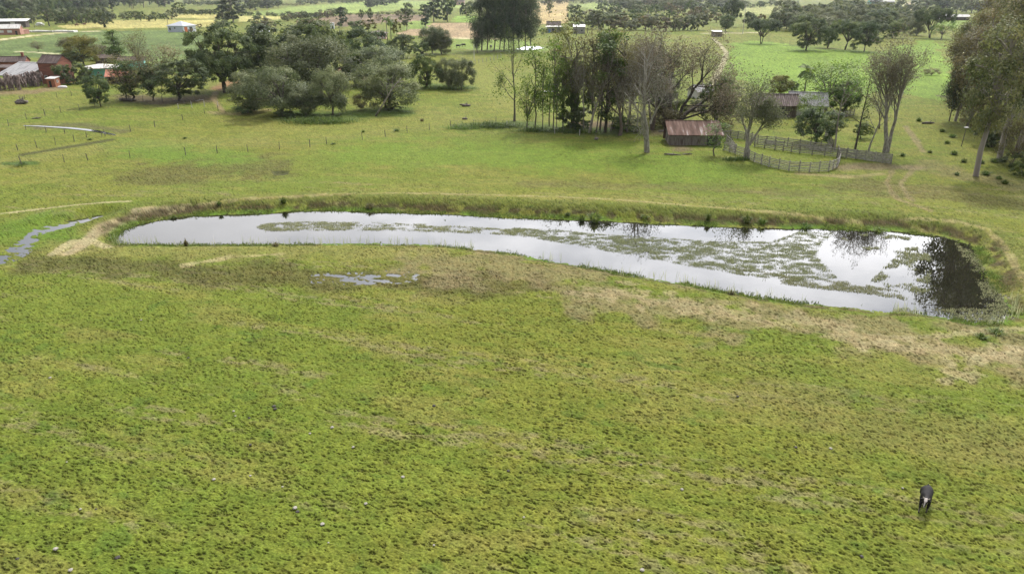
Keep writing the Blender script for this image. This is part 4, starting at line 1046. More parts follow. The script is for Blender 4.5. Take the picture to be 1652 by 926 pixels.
# --- wood right of the drive
right = [('wide',1,1228,71,48,31,'lone twin-trunked dark tree on the bright green field'),('dark',5,1300,82,54,25,'big round dark tree on the left end of the wood edge, over the bright field'),('rich',3,1334,78,30,44,'smaller dark tree right of the big round one on the wood edge'),
 ('wide',2,1362,81,54,34,'yellow-topped dark tree on the wood edge over the bright field'),('dark',6,1394,84,42,36,'dark tree on the wood edge just left of the tall bare tree'),('wide',3,1500,62,52,12,'dense dark tree left of the white roofed sheds'),
 ('fresh',3,1518,64,34,34,'fresh green tree below the white roofed sheds'),('olive',4,1285,52,30,24,'grey-green tree behind the left end of the wood'),('olive',5,1322,46,36,12,'olive tree in the second row of the wood'),
 ('dark',0,1257,50,36,18,'dark tree left end of the second row of the wood'),('dark',1,1276,40,36,8,'dark tree at the back of the wood, left of its highest tree'),('dark',2,1363,28,26,2,'highest rounded tree poking out at the back of the wood'),
 ('olive',6,1345,48,38,18,'grey-green tree in the middle of the wood'),('sparse',1,1352,44,24,24,'leafless grey tree inside the wood'),('dark',3,1420,48,44,14,'dark tree behind the tall bare tree'),('olive',0,1390,46,36,16,'olive tree on the right half of the wood'),
 ('dark',4,1452,40,34,13,'dark tree near the pinkish road at the right end of the wood'),('olive',1,1478,58,34,24,'grey-green tree filling the gap left of the dense dark tree'),('dark',5,1410,66,36,32,'dark tree hidden behind the bare tree crown'),('rich',1,1440,62,34,32,'dark green tree right behind the tall bare tree crown'),
 ('dark',6,1208,44,22,20,'small dark tree on the far side of the lone twin tree'),('dark',2,1178,44,30,-2,'tall dark tree above the drive at the right end of the far wood'),('dark',0,1170,52,24,24,'dark rounded tree beside the utility pole')]
for kd, i, x, y, w, t, lb in right: T_(kd, i, x, y, w, t, 'evergreen_tree', lb)
# --- far trees with places of their own
far = [('pine',0,80,43,32,8,'dark layered pine on the green behind the red and white farm','pine_tree'),('f_dark',0,168,45,25,19,'round grey-brown tree on a dark trunk at the edge of the yellow field','tree'),('f_tall',0,376,37,34,-6,'tall dark tree towering behind the white house','tree'),
 ('f_tall',1,360,36,24,4,'shorter tall tree left of the towering one behind the white house','tree'),('f_light',0,290,24,20,4,'light green tree at the far end of the yellow field','tree'),('f_tall',2,552,45,16,12,'lone slim tree on the ploughed field','tree'),
 ('f_dark',1,575,52,26,34,'round dark tree beside the small pale hut','tree'),('f_yellow',0,595,52,24,32,'pale yellow-green tree right of the round dark one by the hut','tree'),('f_yellow',1,640,58,20,32,'yellowish rounded tree right of the palms by the pink house','tree'),
 ('f_light',1,547,46,10,36,'tiny bright green tree by the small pale hut','tree'),('f_dark',2,598,34,10,14,'slim dark tree at the right end of the ploughed field','tree'),('f_dark',3,583,32,9,16,'small dark tree on the near edge of the ploughed field','tree'),
 ('f_tallo',0,656,50,18,14,'sparse tall tree between the palms and the green strip','tree'),('f_dark',0,659,28,15,5,'dark rounded tree on the light green far field','tree'),('f_tall',3,686,44,18,8,'slim tall tree at the left of the far tall trio','tree'),
 ('f_tall',0,700,36,26,-10,'middle of the far tall trio over the ploughed field','tree'),('f_dark',1,722,36,30,-6,'broad dark tree, right one of the far tall trio','tree'),('f_brown',0,643,28,12,18,'small brown tree left of the ploughed pinkish field','tree'),
 ('f_brown',1,612,34,14,24,'little round brown tree beside the palms','tree'),('f_dark',2,752,30,20,4,'dark tree in the gap left of the tall dark grove','tree'),('f_tallo',1,886,28,12,-6,'thin tall tree on the tan field right of the grove','tree'),
 ('f_dark',3,926,34,24,8,'dark tree on the left end of the far thicket','tree'),('f_yellow',2,925,48,20,28,'yellow-green bushy tree by the far grey house','tree'),('f_light',2,994,22,18,6,'light green tree on the far pale field','tree'),('f_dark',1,972,22,20,4,'dark tree left of the light green one on the far pale field','tree'),
 ('f_dark',2,904,54,16,43,'dark bush by the far house with the blue door','shrub'),('f_light',3,876,56,16,46,'round bush left of the far house with the blue door','shrub'),('f_dark',0,8,36,22,12,'dark tree behind the red and white farm at the left edge','tree'),
 ('f_light',1,30,36,26,15,'lighter green tree right behind the red and white farm','tree'),('f_olive',0,52,38,24,18,'grey-green tree between the red and white farm and the pine','tree'),('f_light',2,445,44,18,34,'palm-like bushy tree right of the far white house','tree'),
 ('f_dark',3,418,46,32,26,'dark bushy tree behind the far white two-level house','tree'),('f_brown',2,430,48,30,30,'brownish tree above the far white two-level house','tree'),('f_light',0,405,56,14,41,'bright green tree at the left wall of the far white two-level house','tree'),
 ('f_olive',1,360,48,26,30,'grey tree at the foot of the towering dark tree','tree'),('f_light',3,372,52,20,36,'green tree between the white house and the towering tree','tree'),('f_brown',3,322,47,11,39,'small brown bush right of the white house with the orange door','shrub'),
 ('f_brown',0,309,54,10,46,'reddish shrub at the right corner of the white house with the orange door','shrub'),('f_brown',1,1225,58,18,24,'brownish bare tree behind the lone twin tree','tree')]
for kd, i, x, y, w, t, lb, nm in far: T_(kd, i, x, y, w, t, 'pine_tree' if nm == 'pine_tree' else 'broadleaf_tree' if nm == 'tree' else 'shrub', lb, 'tree' if nm != 'shrub' else 'shrub')

def hedge(pts, n, h, w, kinds, name, label, group, seed, jy=1.5, cat='tree'):
    rg = random.Random(seed)
    L = [math.hypot(pts[i + 1][0] - pts[i][0], pts[i + 1][1] - pts[i][1]) for i in range(len(pts) - 1)]
    tot = sum(L)
    for k in range(n):
        s = (k + rg.uniform(0.1, 0.9)) / n * tot
        i = 0
        while i < len(L) - 1 and s > L[i]: s -= L[i]; i += 1
        f = s / L[i]
        x = pts[i][0] + (pts[i + 1][0] - pts[i][0]) * f; y = max(-4, pts[i][1] + (pts[i + 1][1] - pts[i][1]) * f + rg.uniform(-jy, jy))
        hh = h * rg.uniform(0.7, 1.25); ww = w * rg.uniform(0.75, 1.3)
        T_(rg.choice(kinds), rg.randrange(4), x, y, ww, y - hh, name, label, cat, group, rz=rg.uniform(0, 6.28))
D4 = ('f_dark', 'f_dark', 'f_olive'); MX = ('f_dark', 'f_olive', 'f_olive', 'f_light', 'f_brown')
hedge([(88,39),(130,39),(165,36)], 12, 22, 17, ('f_olive', 'f_olive', 'f_light'), 'broadleaf_tree', 'grey-green tree in the hedge behind the yellow field at upper left', 'hedge trees behind the yellow field', 1)
hedge([(90,37),(178,33)], 9, 20, 15, ('f_light', 'f_olive'), 'broadleaf_tree', 'grey-green tree in the hedge behind the yellow field at upper left', 'hedge trees behind the yellow field', 2)
hedge([(178,34),(230,34),(282,33)], 9, 13, 14, D4, 'broadleaf_tree', 'dark tree in the row between the hedge and the white house', 'row of dark trees left of the white house', 3)
hedge([(282,24),(315,25),(347,25)], 14, 9, 9, ('f_dark',), 'shrub', 'low dark tree in the hedge above the yellow strip', 'dark hedge above the yellow strip', 4, 0.7)
hedge([(386,26),(450,27),(530,28)], 18, 7, 9, D4, 'shrub', 'small dark bush along the near side of the light green far field', 'bushes along the far light green field', 5, 0.8)
hedge([(455,34),(500,32),(555,26)], 16, 12, 14, ('f_olive', 'f_brown', 'f_dark'), 'broadleaf_tree', 'grey tree in the row just above the ploughed field', 'grey trees above the ploughed field', 6, 2)
hedge([(555,26),(640,24),(690,25)], 16, 6, 8, ('f_dark', 'f_dark', 'f_light'), 'shrub', 'little dark bush between the ploughed field and the light green far field', 'bushes above the ploughed field', 7, 0.8)
hedge([(388,17),(410,16),(450,12)], 9, 16, 17, ('f_dark', 'f_tall', 'f_olive'), 'broadleaf_tree', 'dark tree in the clump beyond the towering tree', 'clump right of the towering tree', 8, 1.5)
hedge([(480,7),(560,6),(640,2)], 22, 8, 12, D4, 'broadleaf_tree', 'tiny dark tree on the skyline above the light green far field', 'skyline trees, left', 9, 1)
hedge([(590,14),(620,10),(640,6)], 9, 14, 13, ('f_dark', 'f_tall'), 'broadleaf_tree', 'dark tree in the clump in the middle of the light green far field', 'clump in the far green field', 10, 2)
hedge([(300,9),(345,9),(400,6)], 12, 9, 13, D4, 'broadleaf_tree', 'dark distant tree beyond the yellow strip', 'distant trees beyond the yellow strip', 11, 2)
hedge([(455,10),(490,9)], 8, 4, 7, ('f_brown', 'f_dark'), 'shrub', 'brown speck of bush on the far light field', 'specks of bushes', 12, 0.7)
# the far wood beyond the thicket: front rows are trees, what lies behind is one mass
hedge([(940,46),(1000,48),(1060,50),(1130,48)], 16, 24, 25, ('f_olive', 'f_olive', 'f_brown'), 'broadleaf_tree', 'grey-brown tree on the near side of the wood beyond the thicket', 'near trees of the far wood', 13, 2)
hedge([(950,36),(1040,38),(1165,36)], 16, 20, 24, ('f_olive', 'f_dark', 'f_brown', 'f_light'), 'broadleaf_tree', 'tree in the middle rows of the wood beyond the thicket', 'middle trees of the far wood', 14, 3)
hedge([(1010,24),(1100,24),(1160,24)], 14, 18, 22, MX, 'broadleaf_tree', 'tree in the back rows of the wood beyond the thicket', 'back trees of the far wood', 15, 3)
hedge([(1190,14),(1245,12),(1290,10)], 10, 9, 13, D4, 'broadleaf_tree', 'dark tree beyond the pale far field at upper right', 'trees beyond the pale field', 16, 1.5)
hedge([(1290,22),(1340,20),(1400,14),(1440,10)], 14, 11, 15, MX, 'broadleaf_tree', 'distant tree behind the right wood', 'distant trees behind the right wood', 17, 3)
hedge([(1480,14),(1520,20),(1560,22),(1640,24)], 14, 26, 28, ('f_olive', 'f_dark', 'f_brown'), 'broadleaf_tree', 'hazy tree behind the white roofed sheds', 'trees behind the white sheds', 18, 2)
hedge([(760,16),(800,14),(870,16)], 8, 14, 16, D4, 'broadleaf_tree', 'distant tree glimpsed behind the tall dark grove', 'trees behind the grove', 19, 2)
hedge([(870,8),(960,6),(1040,8)], 16, 9, 16, D4, 'broadleaf_tree', 'dark tree on the skyline above the tan field', 'skyline trees, centre', 20, 1.5)

def woodland(name, label, poly, n, h, w, kinds, seed):
    """a far wood that reads as one mass: many crowns in one object"""
    rg = random.Random(seed); V_, F_, T2, MI = [], [], [], []; off = 0; mats = []
    xs = [p[0] for p in poly]; ys = [p[1] for p in poly]
    k = 0
    while k < n:
        x = rg.uniform(min(xs), max(xs)); y = rg.uniform(min(ys), max(ys))
        if not inside(np.array([x]), np.array([y]), poly)[0]: continue
        k += 1
        P = G(x, y); asp, _, me = arch(rg.choice(kinds), rg.randrange(4))
        nv = len(me.vertices); v = np.empty(nv * 3, np.float32); me.vertices.foreach_get('co', v); v = v.reshape(-1, 3)
        hh = (h * rg.uniform(0.7, 1.2)) * mpp(P); ww = w * rg.uniform(0.8, 1.3) * mpp(P) / asp; a = rg.uniform(0, 6.28)
        v = np.stack([(v[:, 0] * math.cos(a) - v[:, 1] * math.sin(a)) * ww + P.x, (v[:, 0] * math.sin(a) + v[:, 1] * math.cos(a)) * ww + P.y, v[:, 2] * hh], 1)
        np_ = len(me.polygons); mi = np.empty(np_, np.int32); me.polygons.foreach_get('material_index', mi)
        lt = np.empty(np_, np.int32); me.polygons.foreach_get('loop_total', lt)
        li = np.empty(len(me.loops), np.int32); me.loops.foreach_get('vertex_index', li)
        ls = np.empty(np_, np.int32); me.polygons.foreach_get('loop_start', ls)
        ok = lt == 4
        f = li[ls[ok][:, None] + np.arange(4)[None, :]] + off
        t = np.empty(np_, np.float32); me.attributes['tint'].data.foreach_get('value', t)
        loc = []
        for mt in me.materials:
            if mt not in mats: mats.append(mt)
            loc.append(mats.index(mt))
        V_.append(v); F_.append(f); T2.append(np.clip(t[ok] + rg.uniform(-0.2, 0.2), 0, 1)); MI.append(np.array(loc)[mi[ok]]); off += nv
    me = np_mesh(name, np.concatenate(V_), np.concatenate(F_), mats, np.concatenate(MI), {'tint': ('FLOAT', 'FACE', np.concatenate(T2))})
    tag(link(name, me), label, 'wood', kind='stuff')
woodland('distant_wood', 'tall dark wood with pale trunks filling the upper left corner', [(-60,34),(60,30),(180,18),(275,13),(275,4),(-60,12)], 190, 34, 17, ('f_tall', 'f_tallo', 'f_dark', 'f_olive'), 31)
woodland('distant_wood', 'brown and grey mass of wood along the top edge right of the grove', [(1000,20),(1190,18),(1190,2),(1000,2)], 80, 16, 22, ('f_olive', 'f_brown', 'f_dark'), 32)
woodland('distant_wood', 'thin dark line of wood along the skyline', [(280,1),(1500,1),(1900,6),(1900,-6),(-200,-6),(280,-5)], 260, 6, 16, ('f_dark', 'f_olive'), 33)
woodland('distant_wood', 'dense mass of trees filling the middle of the wood beyond the bright green field', [(1250,46),(1330,60),(1480,56),(1480,26),(1400,20),(1260,30)], 60, 24, 28, ('f_dark', 'f_dark', 'f_olive'), 34)
# ------------------------------------------------------------ buildings
M['brick'] = wave_mat('red_brick', (0.27, 0.10, 0.065), (0.22, 0.085, 0.055), 0.30, 'Z', 0.9, (0.16, 0.065, 0.045), 0.5, 0.01)
M['brick_orange'] = wave_mat('orange_brick', (0.40, 0.17, 0.09), (0.33, 0.13, 0.075), 0.30, 'Z', 0.9, (0.28, 0.11, 0.07), 0.6, 0.01)
M['tile_dark'] = wave_mat('dark_tile', (0.085, 0.052, 0.045), (0.05, 0.034, 0.03), 0.45, 'X', 0.85, (0.12, 0.085, 0.075), 0.8, 0.05)
M['tile_brown'] = wave_mat('weathered_tile', (0.13, 0.095, 0.085), (0.075, 0.055, 0.05), 0.45, 'X', 0.9, (0.20, 0.16, 0.145), 0.9, 0.06)
M['tile_red'] = wave_mat('red_tile', (0.42, 0.16, 0.09), (0.30, 0.11, 0.07), 0.45, 'X', 0.85, (0.22, 0.1, 0.07), 0.7, 0.05)
M['sheet_grey'] = wave_mat('grey_fibre_sheet', (0.34, 0.335, 0.335), (0.27, 0.265, 0.265), 0.4, 'X', 0.9, (0.18, 0.175, 0.175), 0.5, 0.03)
M['sheet_pale'] = wave_mat('pale_sheet_roof', (0.62, 0.60, 0.57), (0.52, 0.50, 0.48), 0.5, 'X', 0.75, (0.42, 0.39, 0.36), 0.5, 0.02)
M['sheet_blue'] = wave_mat('bluish_sheet_roof', (0.40, 0.42, 0.47), (0.32, 0.34, 0.39), 0.6, 'X', 0.7, (0.36, 0.37, 0.40), 0.5, 0.02)
M['boards'] = wave_mat('weathered_boards', (0.25, 0.22, 0.195), (0.14, 0.12, 0.105), 0.28, 'X', 0.9, (0.10, 0.075, 0.065), 1.2, 0.03)
M['boards_dark'] = wave_mat('dark_boards', (0.12, 0.09, 0.075), (0.06, 0.045, 0.04), 0.28, 'X', 0.9, (0.16, 0.13, 0.11), 1.2, 0.03)
M['turquoise'] = pmat('turquoise_paint', (0.20, 0.53, 0.47), (0.16, 0.44, 0.40), 0.8, 0.7)
M['white'] = pmat('white_paint', (0.74, 0.73, 0.72), (0.60, 0.58, 0.56), 0.6, 0.7)
M['bluewhite'] = pmat('bluish_white_paint', (0.62, 0.65, 0.74), (0.55, 0.58, 0.66), 0.6, 0.7)
M['pink'] = pmat('pink_paint', (0.60, 0.40, 0.35), (0.52, 0.33, 0.29), 0.6, 0.7)
M['salmon'] = pmat('salmon_brick', (0.40, 0.21, 0.16), (0.33, 0.165, 0.125), 0.6, 0.8)
M['greywall'] = pmat('grey_render', (0.36, 0.34, 0.33), (0.26, 0.25, 0.24), 0.8, 0.85)
M['opening'] = pmat('dark_opening', (0.02, 0.02, 0.022), (0.03, 0.03, 0.03), 2, 0.6)
M['glass'] = pmat('window_glass', (0.03, 0.035, 0.045), (0.02, 0.025, 0.03), 1, 0.1, spec=0.5)
M['orange_door'] = pmat('orange_door_paint', (0.55, 0.15, 0.04), (0.48, 0.12, 0.03), 1, 0.5)
M['blue_door'] = pmat('blue_door_paint', (0.10, 0.25, 0.6), (0.08, 0.2, 0.5), 1, 0.5)
M['wood_rail'] = pmat('grey_fence_wood', (0.38, 0.36, 0.325), (0.21, 0.195, 0.17), 3, 0.9, 0.4)
M['wood_post'] = pmat('fence_post_wood', (0.17, 0.15, 0.13), (0.09, 0.08, 0.07), 4, 0.9, 0.4)
M['wire'] = pmat('wire', (0.16, 0.16, 0.16), (0.10, 0.09, 0.085), 4, 0.5, metal=0.6)
M['concrete'] = pmat('pale_concrete', (0.52, 0.50, 0.47), (0.40, 0.38, 0.36), 2, 0.85)
M['debris'] = pmat('old_timber', (0.20, 0.17, 0.15), (0.10, 0.085, 0.07), 2, 0.9, 0.4)
# rusted corrugated roof with a few cleaner strips
m, nt, b = new_mat('rusty_corrugated_iron'); b.inputs['Roughness'].default_value = 0.95; b.inputs['Specular IOR Level'].default_value = 0.1
tc = nt.nodes.new('ShaderNodeTexCoord')
wv = nt.nodes.new('ShaderNodeTexWave'); wv.bands_direction = 'X'; wv.inputs['Scale'].default_value = 2 * math.pi / 0.22 / 20; nt.links.new(tc.outputs['Object'], wv.inputs['Vector'])
mp = nt.nodes.new('ShaderNodeMapping'); mp.inputs['Scale'].default_value = (1.6, 0.22, 0.22); nt.links.new(tc.outputs['Object'], mp.inputs[0])
n1 = nt.nodes.new('ShaderNodeTexNoise'); n1.inputs['Scale'].default_value = 1.0; n1.inputs['Detail'].default_value = 6; nt.links.new(mp.outputs[0], n1.inputs['Vector'])
r1 = nt.nodes.new('ShaderNodeValToRGB'); e = r1.color_ramp.elements
e[0].position = 0.35; e[0].color = (0.085, 0.056, 0.045, 1); e[1].position = 0.70; e[1].color = (0.34, 0.30, 0.285, 1)
k = e.new(0.52); k.color = (0.14, 0.09, 0.072, 1); k = e.new(0.62); k.color = (0.185, 0.13, 0.108, 1)
nt.links.new(n1.outputs['Fac'], r1.inputs[0]); nt.links.new(r1.outputs[0], b.inputs['Base Color'])
bp = nt.nodes.new('ShaderNodeBump'); bp.inputs['Distance'].default_value = 0.02; nt.links.new(wv.outputs['Fac'], bp.inputs['Height']); nt.links.new(bp.outputs[0], b.inputs['Normal'])
M['rust'] = m

def slab(mb, quad, th):
    """a roof slab with thickness under the given four corners (counter-clockwise from above)"""
    q = [Vector(p) for p in quad]; lo = [p - Vector((0, 0, th)) for p in q]
    mb.add(q + lo, [(0, 1, 2, 3), (7, 6, 5, 4), (0, 4, 5, 1), (1, 5, 6, 2), (2, 6, 7, 3), (3, 7, 4, 0)])

def building(name, label, px, pyb, w, d, h, ridge, rz, wall, roof, style='gable', over=0.5, openings=(), ridge_frac=0.5, cat='house', chimney=None, open_front=False, P=None, back=None):
    """w along local x, d along local y, front wall faces -y. The front bottom middle stands at the photograph point."""
    P = P or G(px, pyb)
    e = empty(name, (P.x, P.y, 0.0), rz, label, cat)
    wl = MB(); x0, x1, y0, y1 = -w / 2, w / 2, 0.0, d
    hb = back if back is not None else h
    if open_front:
        for x in (x0 + 0.1, 0.0, x1 - 0.1): wl.box((x, y0 + 0.1, h / 2), (0.22, 0.22, h - 0.02))
        wl.box((0, y1 - 0.1, hb / 2), (w, 0.2, hb)); wl.box((x0 + 0.1, d * 0.72, h / 2), (0.2, d * 0.5, h - 0.05))
    else:
        vs = [(x0, y0, -0.1), (x1, y0, -0.1), (x1, y1, -0.1), (x0, y1, -0.1), (x0, y0, h), (x1, y0, h), (x1, y1, hb), (x0, y1, hb)]
        fs = [(0, 1, 5, 4), (2, 3, 7, 6)]
        if style == 'gable':
            vs += [(x0, d * ridge_frac, h + ridge), (x1, d * ridge_frac, h + ridge)]
            fs += [(1, 2, 6, 9, 5), (3, 0, 4, 8, 7)]
        else: fs += [(1, 2, 6, 5), (3, 0, 4, 7)]
        wl.add(vs, fs)
    wl.build('wall', M[wall], e)
    rf = MB(); o = over; th = 0.14
    if style == 'gable':
        s1 = ridge / (d * ridge_frac); s2 = (h + ridge - hb) / (d * (1 - ridge_frac)); yr = d * ridge_frac; zr = h + ridge + 0.16
        slab(rf, [(x0 - o, y0 - o, h - s1 * o + 0.16), (x1 + o, y0 - o, h - s1 * o + 0.16), (x1 + o, yr, zr), (x0 - o, yr, zr)], th)
        slab(rf, [(x0 - o, yr + 0.002, zr), (x1 + o, yr + 0.002, zr), (x1 + o, y1 + o, hb - s2 * o + 0.16), (x0 - o, y1 + o, hb - s2 * o + 0.16)], th)
        for x in np.arange(x0 - o + 0.2, x1 + o, 0.6): rf.box((x, yr, zr + 0.03), (0.56, 0.34, 0.10), jit=0.02)
    elif style == 'hip':
        xr = max(0.3, w / 2 - d * 0.5); z = h + 0.1; zr = h + ridge
        rf.add([(x0 - o, y0 - o, z), (x1 + o, y0 - o, z), (x1 + o, y1 + o, z), (x0 - o, y1 + o, z), (-xr, d / 2, zr), (xr, d / 2, zr),
                (x0 - o, y0 - o, z - 0.18), (x1 + o, y0 - o, z - 0.18), (x1 + o, y1 + o, z - 0.18), (x0 - o, y1 + o, z - 0.18)],
               [(0, 1, 5, 4), (1, 2, 5), (2, 3, 4, 5), (3, 0, 4), (6, 7, 1, 0), (7, 8, 2, 1), (8, 9, 3, 2), (9, 6, 0, 3), (9, 8, 7, 6)])
    else:
        slab(rf, [(x0 - o, y0 - o, h + 0.16), (x1 + o, y0 - o, h + 0.16), (x1 + o, y1 + o, hb + 0.16), (x0 - o, y1 + o, hb + 0.16)], th)
    ro = rf.build('roof', M[roof], e)
    if chimney:
        c = MB(); c.box((chimney[0], chimney[1], h + ridge + 0.3), (0.8, 0.8, 2.2)); c.box((chimney[0], chimney[1], h + ridge + 1.47), (1.0, 1.0, 0.14)); c.build('chimney', M[wall], ro)
    for kind, side, x, z, ow, oh, mt in openings:
        mb = MB(); fr = MB()
        def bx(mbx, cx, cz, sw, sh, t, out):
            if side == 'f': mbx.box((cx, y0 - out, cz), (sw, t, sh))
            elif side == 'r': mbx.box((x1 + out, cx, cz), (t, sw, sh))
            elif side == 'l': mbx.box((x0 - out, cx, cz), (t, sw, sh))
        bx(mb, x, z, ow, oh, 0.06, 0.01)
        po = mb.build(kind, M[mt], e)
        if kind == 'window':
            t = 0.1
            for cx, cz, sw, sh in ((x, z + oh / 2 + t / 2, ow + 2 * t, t), (x, z - oh / 2 - t / 2, ow + 2 * t, t), (x - ow / 2 - t / 2, z, t, oh), (x + ow / 2 + t / 2, z, t, oh), (x, z, 0.06, oh - 0.02)): bx(fr, cx, cz, sw, sh, 0.05, 0.06)
            fr.build('frame', M['white' if wall not in ('white', 'bluewhite') else 'greywall'], po)
    return e
B = building
B('brick_barn', 'tall red brick building with dark tiled gable roof beside the grey shed', 84, 136, 7.0, 6.5, 6.6, 2.2, R(-8), 'brick', 'tile_dark', over=0.25, openings=[('door', 'r', 2.6, 4.6, 1.0, 2.2, 'opening'), ('window', 'f', -1.5, 2.2, 0.9, 0.9, 'opening')], cat='barn')
B('open_shed', 'grey fibre-sheet roofed shed with pale side, left of the red brick building', 24, 136, 12.0, 9.0, 2.6, 2.2, R(-14), 'greywall', 'sheet_grey', style='mono', over=0.6, open_front=True, back=6.0, cat='shed')
B('brick_hut', 'tiny orange brick outhouse with one square window in front of the brick building', 84, 141, 2.7, 2.4, 2.5, 0, R(-5), 'brick_orange', 'sheet_pale', style='mono', over=0.3, back=2.9, openings=[('window', 'r', 1.2, 1.7, 0.6, 0.6, 'opening'), ('door', 'f', -0.3, 0.95, 0.75, 1.9, 'opening')], cat='outhouse')
B('brick_house', 'low red house with dark roof and brick chimney behind the grey shed', 22, 116, 9.0, 6.0, 3.6, 1.6, R(15), 'brick', 'tile_dark', over=0.3, chimney=(3.4, 3.0), openings=[('window', 'f', -1, 1.8, 1.0, 1.0, 'glass')])
B('brick_annex', 'low dark roofed lean-to at the left photo edge below the red house', 4, 122, 6.0, 4.0, 2.6, 0, R(-10), 'brick', 'tile_dark', style='mono', over=0.3, back=3.2, openings=[('door', 'f', 0.5, 1.0, 0.9, 2.0, 'opening')], cat='annex')
B('turquoise_house', 'turquoise house with pale overhanging flat-looking roof', 164, 127, 9.4, 8.0, 3.4, 1.2, R(22), 'turquoise', 'sheet_pale', style='hip', over=1.0, openings=[('window', 'f', -0.6, 1.9, 0.5, 0.5, 'opening'), ('window', 'f', -3.6, 1.5, 0.9, 0.6, 'opening'), ('door', 'r', 2.5, 1.05, 0.9, 2.1, 'opening')])
B('tiled_shelter', 'open shelter with orange tiled roof right of the turquoise house', 190, 136, 6.5, 5.0, 2.3, 0, R(20), 'boards_dark', 'tile_red', style='mono', over=0.3, open_front=True, back=4.1, cat='shelter')
B('turquoise_annex', 'second turquoise building half hidden by trees', 214, 113, 9.0, 5.0, 3.4, 1.2, R(20), 'turquoise', 'tile_dark', over=0.4, openings=[('window', 'f', -2, 1.8, 1.0, 1.0, 'opening')], cat='outbuilding')
B('tiled_barn', 'dark low roof just behind the turquoise house', 174, 103, 9.0, 6.0, 2.2, 1.3, R(20), 'boards_dark', 'tile_dark', over=0.4, openings=[('door', 'f', 0, 1.0, 1.2, 1.9, 'opening')], cat='shed')
B('white_house', 'white house with bluish hip roof and orange door on the crop field', 284, 52.5, 14, 14, 4.4, 3.2, R(-16), 'bluewhite', 'sheet_blue', style='hip', over=0.8, openings=[('door', 'r', 3.0, 1.9, 3.4, 3.7, 'orange_door'), ('window', 'r', 8.5, 2.0, 3.0, 2.8, 'glass'), ('window', 'f', -5.0, 2.2, 1.4, 1.8, 'glass'), ('window', 'f', -0.5, 2.9, 1.0, 0.9, 'glass')])
B('farm_building', 'long salmon brick farm building with pale roof at the upper left edge', 9, 57, 19, 8, 4.4, 2.5, R(18), 'salmon', 'sheet_pale', over=0.5, openings=[('window', 'f', -2, 2.3, 2.6, 1.4, 'white'), ('window', 'f', 3, 2.3, 2.6, 1.4, 'white'), ('door', 'f', 7, 1.3, 1.3, 2.6, 'opening')])
B('farm_shed', 'white roofed farm shed with dark front and white door behind the salmon building', 21, 45, 20, 12, 5.0, 0, R(20), 'boards_dark', 'white', style='mono', over=1.5, back=6.5, openings=[('door', 'f', 0.5, 2.2, 3.2, 4.2, 'white')], cat='shed')
B('salmon_wall_shed', 'low salmon shed attached to the right of the salmon building', 29, 55.5, 9, 6, 2.6, 0, R(-4), 'salmon', 'salmon', style='mono', over=0.2, back=3.0, openings=[('door', 'f', 1, 1.0, 1.0, 2.0, 'opening')], cat='shed')
B('two_level_house', 'far white two-level house with bluish porch between tree crowns', 420, 61, 11, 8, 3.0, 0, R(20), 'white', 'sheet_blue', style='mono', over=1.2, back=3.6, openings=[('window', 'f', -3.2, 1.5, 2.6, 2.1, 'opening'), ('window', 'f', 1.8, 1.5, 4.2, 2.1, 'opening')])
B('white_tower_house', 'stepped white upper block rising right behind the far bluish porch', 418, 57.5, 9, 6, 6.2, 0, R(20), 'white', 'white', style='mono', over=0.2, back=5.9, openings=[('window', 'f', -2.5, 4.8, 1.3, 1.3, 'glass')])
B('pale_hut', 'small pale bluish hut at the near corner of the ploughed field', 536, 47, 3.6, 3.5, 4.2, 0, R(10), 'bluewhite', 'sheet_grey', style='mono', over=0.2, back=4.6, openings=[('door', 'f', 0.5, 1.2, 1.1, 2.3, 'opening')], cat='hut')
B('pink_house', 'pink house with white front posts beyond the central trees', 609, 63.5, 11, 8, 3.4, 1.5, R(3), 'pink', 'tile_brown', style='hip', over=1.0, openings=[('door', 'f', -1.5, 1.2, 1.2, 2.4, 'white'), ('window', 'f', 2.0, 1.7, 1.0, 2.6, 'white'), ('window', 'f', 4.2, 1.7, 0.8, 2.6, 'white')])
B('red_roof_shed', 'red tiled low roof glimpsed between the central trees', 565, 130, 9, 6, 2.2, 1.4, R(-4), 'brick', 'tile_red', over=0.5, openings=[('door', 'f', 0, 1.0, 1.0, 2.0, 'opening')], cat='shed')
B('blue_door_house', 'far white-fasciaed house with blue door left of the leaning tree top', 893, 54, 10, 7, 4.4, 0.0, R(-3), 'greywall', 'white', style='mono', over=1.0, back=4.6, openings=[('door', 'f', -3.2, 1.5, 1.7, 2.9, 'blue_door'), ('door', 'f', 0.4, 1.6, 3.4, 3.0, 'opening')])
B('brown_roof_house', 'brown roofed part right behind the house with the blue door', 893, 48, 11, 6, 3.5, 2.6, R(-3), 'pink', 'tile_brown', over=0.5, openings=[('window', 'f', 2, 1.8, 1.2, 1.2, 'glass')])
B('grey_house', 'far small grey house with white gable beside two palms', 934, 55, 8.5, 7, 4.6, 0, R(-5), 'greywall', 'white', style='mono', over=0.3, back=6.0, openings=[('door', 'f', -3, 1.5, 1.6, 2.8, 'opening'), ('window', 'f', 2, 2.2, 1.4, 1.4, 'glass')])
B('white_roof_hut', 'small white roofed hut above the bend of the drive', 1158, 60, 6, 5, 3.2, 0, R(5), 'boards', 'white', style='mono', over=0.5, back=3.8, openings=[('door', 'f', 0.5, 1.1, 1.0, 2.2, 'opening')], cat='hut')
B('grey_roof_hut', 'small grey roofed hut behind the rail fence near the drive', 1138, 159, 5.6, 5.0, 1.9, 1.5, R(20), 'sheet_pale', 'sheet_grey', over=0.4, openings=[('door', 'f', 0.5, 0.9, 0.9, 1.8, 'opening')], cat='hut')
